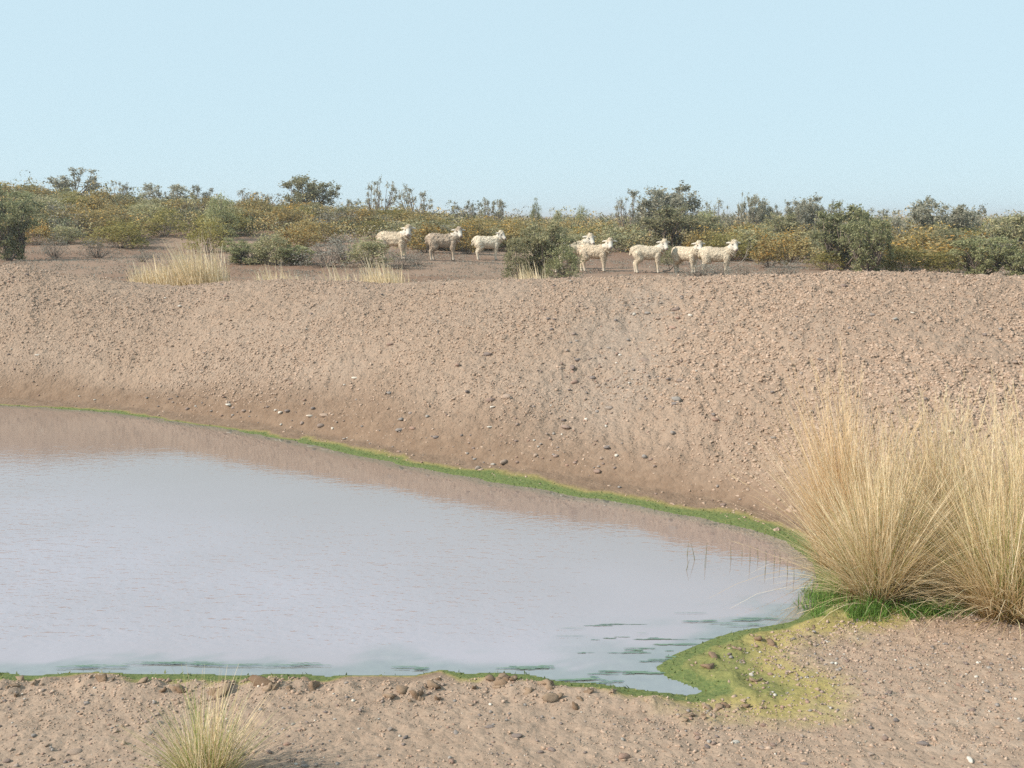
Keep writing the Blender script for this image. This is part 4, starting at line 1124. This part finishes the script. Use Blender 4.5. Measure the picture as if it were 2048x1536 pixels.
# ------------------------------------------------------------------ sheep
def wool_mat():
    m, nt, nd, ln, b = new_mat('sheep_coat')
    oi = nd.new('ShaderNodeObjectInfo'); tc = nd.new('ShaderNodeTexCoord').outputs['Object']
    n = noise(nd, ln, 9, 4, 0.65, tc); n2 = noise(nd, ln, 45, 2, 0.6, tc)
    hs = nd.new('ShaderNodeHueSaturation'); ln.new(oi.outputs['Color'], hs.inputs['Color'])
    mr = nd.new('ShaderNodeMapRange'); mr.inputs[1].default_value = 0.3; mr.inputs[2].default_value = 0.7; mr.inputs[3].default_value = 0.72; mr.inputs[4].default_value = 1.15
    ln.new(n, mr.inputs[0]); ln.new(mr.outputs[0], hs.inputs['Value'])
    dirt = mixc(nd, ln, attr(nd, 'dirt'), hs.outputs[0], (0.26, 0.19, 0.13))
    c = mixc(nd, ln, attr(nd, 'face'), dirt, (0.56, 0.505, 0.43))
    c = mixc(nd, ln, attr(nd, 'muzzle'), c, (0.22, 0.155, 0.13))
    ln.new(c, b.inputs['Base Color']); b.inputs['Roughness'].default_value = 0.95; b.inputs['Specular IOR Level'].default_value = 0.1
    bp = nd.new('ShaderNodeBump'); bp.inputs['Strength'].default_value = 0.6; bp.inputs['Distance'].default_value = 0.01
    ln.new(n2, bp.inputs['Height']); ln.new(bp.outputs[0], b.inputs['Normal'])
    return m
M['coat'] = wool_mat()
m, nt, nd, ln, b = new_mat('wool_locks')
oi = nd.new('ShaderNodeObjectInfo'); g = nd.new('ShaderNodeNewGeometry')
hs = nd.new('ShaderNodeHueSaturation'); ln.new(oi.outputs['Color'], hs.inputs['Color'])
mr = nd.new('ShaderNodeMapRange'); mr.inputs[3].default_value = 0.85; mr.inputs[4].default_value = 1.12
ln.new(g.outputs['Random Per Island'], mr.inputs[0]); ln.new(mr.outputs[0], hs.inputs['Value']); ln.new(hs.outputs[0], b.inputs['Base Color'])
b.inputs['Roughness'].default_value = 0.95; b.inputs['Specular IOR Level'].default_value = 0.1
M['locks'] = m
def plain_mat(name, c, rough=0.6):
    m, nt, nd, ln, b = new_mat(name); n = noise(nd, ln, 40, 2)
    ln.new(ramp(nd, ln, n, [(0.3, tuple(0.8 * q for q in c)), (0.7, tuple(1.15 * q for q in c))]), b.inputs['Base Color']); b.inputs['Roughness'].default_value = rough; return m
M['eye'] = plain_mat('sheep_eye', (0.03, 0.022, 0.015), 0.2)
M['hoof'] = plain_mat('sheep_hoof', (0.10, 0.08, 0.06))
M['horn'] = plain_mat('sheep_nostril', (0.06, 0.04, 0.035))

def ellipsoid(C, Rr, rot=None):
    V = ICO2_V * np.asarray(Rr)
    if rot is not None: V = V @ np.array(rot).T
    return V + np.asarray(C)
def chain(P, R, step=0.3):
    out = []
    for (a, ra), (b_, rb) in zip(zip(P[:-1], R[:-1]), zip(P[1:], R[1:])):
        a, b_ = np.array(a, float), np.array(b_, float); L = np.linalg.norm(b_ - a); n = max(2, int(L / (min(ra, rb) * step)))
        for k in range(n + 1): q = k / n; out.append((a + (b_ - a) * q, [ra + (rb - ra) * q] * 3))
    return out

def make_sheep(seed, head_yaw=-75, folds=3, head_up=0.0, ruff=1.0, legs=(0, 0, 0, 0), belly=1.0, woolly=1.0, tail=1.0, neck_back=0.0):
    """body along +X; the head turns by head_yaw degrees (negative: towards -Y)"""
    r = np.random.default_rng(seed)
    S = []
    prof = [(-.50, .62, .085, .075), (-.46, .61, .135, .115), (-.38, .595, .172, .15), (-.26, .585, .183, .168), (-.12, .565, .185, .178), (0.02, .555, .188, .18), (.15, .555, .188, .172), (.27, .57, .182, .155), (.36, .60, .158, .13), (.42, .625, .12, .10)]
    for (x0, z0, a0, b0), (x1, z1, a1, b1) in zip(prof[:-1], prof[1:]):
        for q in (0, .33, .67): S.append(((x0 + (x1 - x0) * q, 0, z0 + (z1 - z0) * q), (.10, 1.06 * (b0 + (b1 - b0) * q), 1.06 * (a0 + (a1 - a0) * q) * belly)))
    hz = 0.785 + head_up
    nb = np.array([.33, 0, .64]); nt_ = np.array([.47 - neck_back, -0.015, hz])
    S += chain([nb, (nb + nt_) / 2 + np.array([.03, 0, -.02]), nt_], [.155, .13, .105])
    for k in range(folds):                                  # wool folds round the throat
        q = 0.12 + 0.78 * k / max(1, folds - 1) if folds > 1 else .5
        c = nb + (nt_ - nb) * q + np.array([.055 - 0.02 * q, -0.01, -0.05 + 0.02 * q])
        rr = (.155 - .045 * q) * (1 + .17 * ruff)
        th = math.radians(-38); R_ = [[math.cos(th), 0, -math.sin(th)], [0, 1, 0], [math.sin(th), 0, math.cos(th)]]
        S.append((c, (rr, rr * .95, .026), R_))
    for s, lo in ((1, legs[0]), (-1, legs[1])):             # forelegs
        S += chain([(.29, s * .085, .50), (.29 + lo * .3, s * .085, .36), (.30 + lo * .6, s * .08, .235), (.295 + lo, s * .078, .09), (.305 + lo, s * .078, .03)], [.10, .070, .046, .034, .038])
    for s, lo in ((1, legs[2]), (-1, legs[3])):             # hind legs
        S += chain([(-.36, s * .085, .53), (-.30 + lo * .3, s * .10, .40), (-.425 + lo * .7, s * .088, .265), (-.40 + lo, s * .082, .09), (-.385 + lo, s * .082, .03)], [.14, .105, .052, .035, .040])
    S += chain([(-.50, 0, .69), (-.555, 0, .665), (-.59, 0, .60), (-.60, 0, .60 - .10 * tail)], [.05, .036, .032, .022])
    LX, HS = 0.84, 1.2
    S = [((e[0][0] * LX, e[0][1], e[0][2]),) + tuple(e[1:]) for e in S]
    yaw = math.radians(head_yaw); cy, sy = math.cos(yaw), math.sin(yaw)
    hc = nt_ * np.array([LX, 1, 1]) + np.array([.03, 0, .035])
    pt = math.radians(32); cp, sp = math.cos(pt), math.sin(pt)
    def hl(fwd, side, up):
        fwd, side, up = fwd * HS, side * HS, up * HS
        #                                 # head frame: forward (tipped down), side (its left), up
        f, u_ = fwd * cp + up * sp, -fwd * sp + up * cp
        return hc + np.array([f * cy - side * sy, f * sy + side * cy, u_])
    Rh = np.array([[cy * cp, -sy, cy * sp], [sy * cp, cy, sy * sp], [-sp, 0, cp]])
    def he(c, rad): S.append((hl(*c), tuple(q * HS for q in rad), Rh))
    he((.0, 0, .01), (.095, .078, .088)); he((-.01, 0, .062), (.07, .066, .05)); he((.07, 0, -.01), (.07, .06, .066))
    he((.12, 0, -.018), (.062, .05, .052)); he((.165, 0, -.024), (.045, .044, .044)); he((.185, 0, -.036), (.028, .036, .032))
    for s in (1, -1):
        for k in range(5):
            q = k / 4; he((-.025 - .02 * q, s * (.07 + .085 * q), .035 - .035 * q), (.018 + .016 * math.sin(math.pi * (q * .8 + .15)), .034, .013))
    V, F_, n = [], [], 0
    for e in S:
        v = ellipsoid(*e); V.append(v); F_.append(ICO2_F + n); n += len(v)
    me = mesh_np('sheep_block', np.concatenate(V), np.concatenate(F_))
    tmp = bpy.data.objects.new('tmp', me); COL.objects.link(tmp)
    md = tmp.modifiers.new('r', 'REMESH'); md.mode = 'VOXEL'; md.voxel_size = 0.0125
    sm_ = tmp.modifiers.new('s', 'SMOOTH'); sm_.iterations = 4; sm_.factor = 0.5
    dg = bpy.context.evaluated_depsgraph_get()
    body = bpy.data.meshes.new_from_object(tmp.evaluated_get(dg)); bpy.data.objects.remove(tmp); bpy.data.meshes.remove(me)
    nv = len(body.vertices); co = np.empty(nv * 3, np.float32); body.vertices.foreach_get('co', co); co = co.reshape(-1, 3).astype(float)
    no = np.empty(nv * 3, np.float32); body.vertex_normals.foreach_get('vector', no); no = no.reshape(-1, 3).astype(float)
    rel = (co - hc) / HS; fw = np.array([cy * cp, sy * cp, -sp]); along = rel @ fw
    rad = np.linalg.norm(rel - along[:, None] * fw, axis=1)
    sidev = np.array([-sy, cy, 0]); lat = np.abs(rel @ sidev); upv = np.array([cy * sp, sy * sp, cp]); upp = rel @ upv
    face = sm(along, .03, .065) * (1 - sm(rad, .075, .092)) * (along < .3)
    ear = (lat > .085) * (np.linalg.norm(rel, axis=1) < .24) * (upp > -.06)
    face = np.maximum(face, ear * 0.8)
    face = np.maximum(face, sm(-co[:, 2], -.16, -.08) * .45)
    muzz = sm(along, .175, .20) * (rad < .1) * .8
    wool = (1 - np.clip(face, 0, 1)) * sm(co[:, 2], .2, .4)
    wn_ = (vnoise(co[:, 0] * 16 + 9, co[:, 2] * 20 + co[:, 1] * 13, seed) - .5) + .6 * (vnoise(co[:, 0] * 34, co[:, 2] * 36 + co[:, 1] * 31, seed + 1) - .5)
    fold = np.sin((co[:, 0] - .5 * co[:, 2]) * 62) * np.exp(-((co[:, 0] - .37) / .09) ** 2)
    co2 = co + no * (wool * (.022 * woolly * wn_ + .006 * fold))[:, None]
    body.vertices.foreach_set('co', co2.astype(np.float32).ravel())
    body.polygons.foreach_set('use_smooth', np.ones(len(body.polygons), bool))
    fattr(body, 'face', face); fattr(body, 'muzzle', muzz)
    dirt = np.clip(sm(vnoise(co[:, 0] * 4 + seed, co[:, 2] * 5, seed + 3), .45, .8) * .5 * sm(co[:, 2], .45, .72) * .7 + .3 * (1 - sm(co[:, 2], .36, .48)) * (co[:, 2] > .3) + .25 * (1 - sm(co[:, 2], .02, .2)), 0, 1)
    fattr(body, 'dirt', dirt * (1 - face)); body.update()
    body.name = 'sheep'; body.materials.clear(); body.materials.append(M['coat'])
    # wool locks
    idv = r.choice(nv, 3600, p=wool / wool.sum()); P = co2[idv]; N_ = no[idv]
    d = np.array([-.25, 0, -.6]) + r.normal(size=P.shape) * .4; d -= N_ * (d * N_).sum(1, keepdims=True); d /= np.linalg.norm(d, axis=1, keepdims=True) + 1e-6; d = d + .28 * N_
    t_ = np.cross(d, N_); t_ /= np.linalg.norm(t_, axis=1, keepdims=True) + 1e-9
    L = .019 * (.5 + r.random((len(P), 1))) * (.5 + .5 * woolly); Wd = .008
    P = P + N_ * .003
    Vl = np.stack([P - t_ * Wd, P + t_ * Wd, P + d * L + N_ * .004], 1).reshape(-1, 3)
    lk = mesh_np('fleece', Vl, np.arange(len(Vl)).reshape(-1, 3)); lk.materials.append(M['locks'])
    parts = [('fleece', lk)]
    for s in (1, -1):
        e = mesh_np('eye', ellipsoid(hl(.062, s * .060, .022), (.021, .017, .019)), ICO2_F, True); e.materials.append(M['eye']); parts.append(('eye', e))
        nn_ = mesh_np('nostril', ellipsoid(hl(.205, s * .017, -.03), (.014, .012, .011)), ICO2_F, True); nn_.materials.append(M['horn']); parts.append(('nostril', nn_))
    for s, lo, xx in ((1, legs[0], .307), (-1, legs[1], .307), (1, legs[2], -.383), (-1, legs[3], -.383)):
        yy = s * (.078 if xx > 0 else .082)
        hf = mesh_np('hoof', ellipsoid(((xx + lo) * LX + .008, yy, .018), (.046, .039, .024)), ICO2_F, True); hf.materials.append(M['hoof']); parts.append(('hoof', hf))
    return body, parts

def put_sheep(u, v_feet, v_top, color, label, seed, rot=0, y=None, **k):
    body, parts = make_sheep(seed, **k)
    if y is None: x, y = ground_hit(u, v_feet)
    else: x = (u - CU) / FPX * y
    zb = float(plain(np.array([x]), np.array([y]))[0])
    top = 0.95 + k.get('head_up', 0)
    s = (height_at(v_top, y) - zb) / top
    o = bpy.data.objects.new('sheep', body); COL.objects.link(o)
    o.location = (x, y, zb - 0.004); o.scale = (s, s, s); o.rotation_euler = (0, 0, math.radians(rot)); o.color = (*color, 1)
    tag(o, label, 'sheep', 'sheep standing in a line before the scrub')
    for nme, me in parts:
        p = bpy.data.objects.new(nme, me); COL.objects.link(p); p.parent = o; p.color = (*color, 1)
    return o
CREAM = (0.61, 0.515, 0.385); PALE = (0.69, 0.60, 0.465); DIRTY = (0.46, 0.365, 0.275); TAN = (0.60, 0.49, 0.36)
put_sheep(789, 519, 449, TAN, 'leftmost sheep, tan woolled, legs half hidden by dry grey shrubs', 1, rot=-14, folds=3, woolly=1.1, legs=(0.02, 0, .02, 0))
put_sheep(888, 521, 453, DIRTY, 'dirty grey brown sheep with ragged dark back, second from the left', 2, rot=2, folds=2, woolly=1.6, head_yaw=-70, legs=(-.02, .02, 0.04, -.03))
put_sheep(976, 520, 460, PALE, 'palest creamy sheep, third from the left, beside the big green bush', 3, rot=12, folds=1, woolly=1.0, head_yaw=-50, legs=(.02, -.03, .03, -.01))
put_sheep(1092, 538, 470, CREAM, 'sheep almost wholly hidden behind the big green bush, only bits of fleece showing', 4, y=29.6, folds=1, head_yaw=-20)
put_sheep(1147, 526, 466, CREAM, 'sheep behind the big green bush with only head and shoulder showing above another sheep', 5, y=32, folds=2, head_yaw=-62)
put_sheep(1190, 543, 475, TAN, 'sheep stepping out from behind the big green bush, hind leg stretched back', 6, rot=-18, folds=3, head_yaw=-68, legs=(0, .02, -.10, .06))
put_sheep(1296, 546, 477, CREAM, 'large cream sheep standing in the clear with all its legs showing', 7, rot=-3, folds=3, woolly=.8, head_yaw=-66, legs=(0, .02, -.02, .03))
put_sheep(1372, 546, 480, CREAM, 'short ruffed sheep between the large cream sheep and the rightmost one', 8, rot=-42, folds=4, ruff=1.4, head_yaw=-36, legs=(0, .02, 0, .02))
put_sheep(1434, 551, 478, CREAM, 'rightmost sheep with a deep ruffled neck and long hanging tail', 9, rot=-14, folds=4, ruff=1.5, head_yaw=-62, head_up=0.02, legs=(.02, -.03, .02, -.02))

# ------------------------------------------------------------------ thin haze volume over the plain, added to lighten and fade the scrub
m = bpy.data.materials.new('thin_haze'); m.use_nodes = True
nd, ln = m.node_tree.nodes, m.node_tree.links
nd.remove(nd['Principled BSDF'])
pv = nd.new('ShaderNodeVolumePrincipled'); pv.inputs['Density'].default_value = 0.0008; pv.inputs['Color'].default_value = (0.93, 0.95, 0.97, 1); pv.inputs['Anisotropy'].default_value = 0.2
ln.new(pv.outputs[0], nd['Material Output'].inputs['Volume'])
X0, X1, Y0, Y1, Z0, Z1 = -7000, 7000, -120, 6500, -1.5, 9.0
V = np.array([(x, y, z) for z in (Z0, Z1) for y in (Y0, Y1) for x in (X0, X1)], float)
Fq = np.array([(0, 2, 3, 1), (4, 5, 7, 6), (0, 1, 5, 4), (2, 6, 7, 3), (0, 4, 6, 2), (1, 3, 7, 5)])
tag(obj('haze', mesh_np('haze', V, Fq), m), kind='stuff')
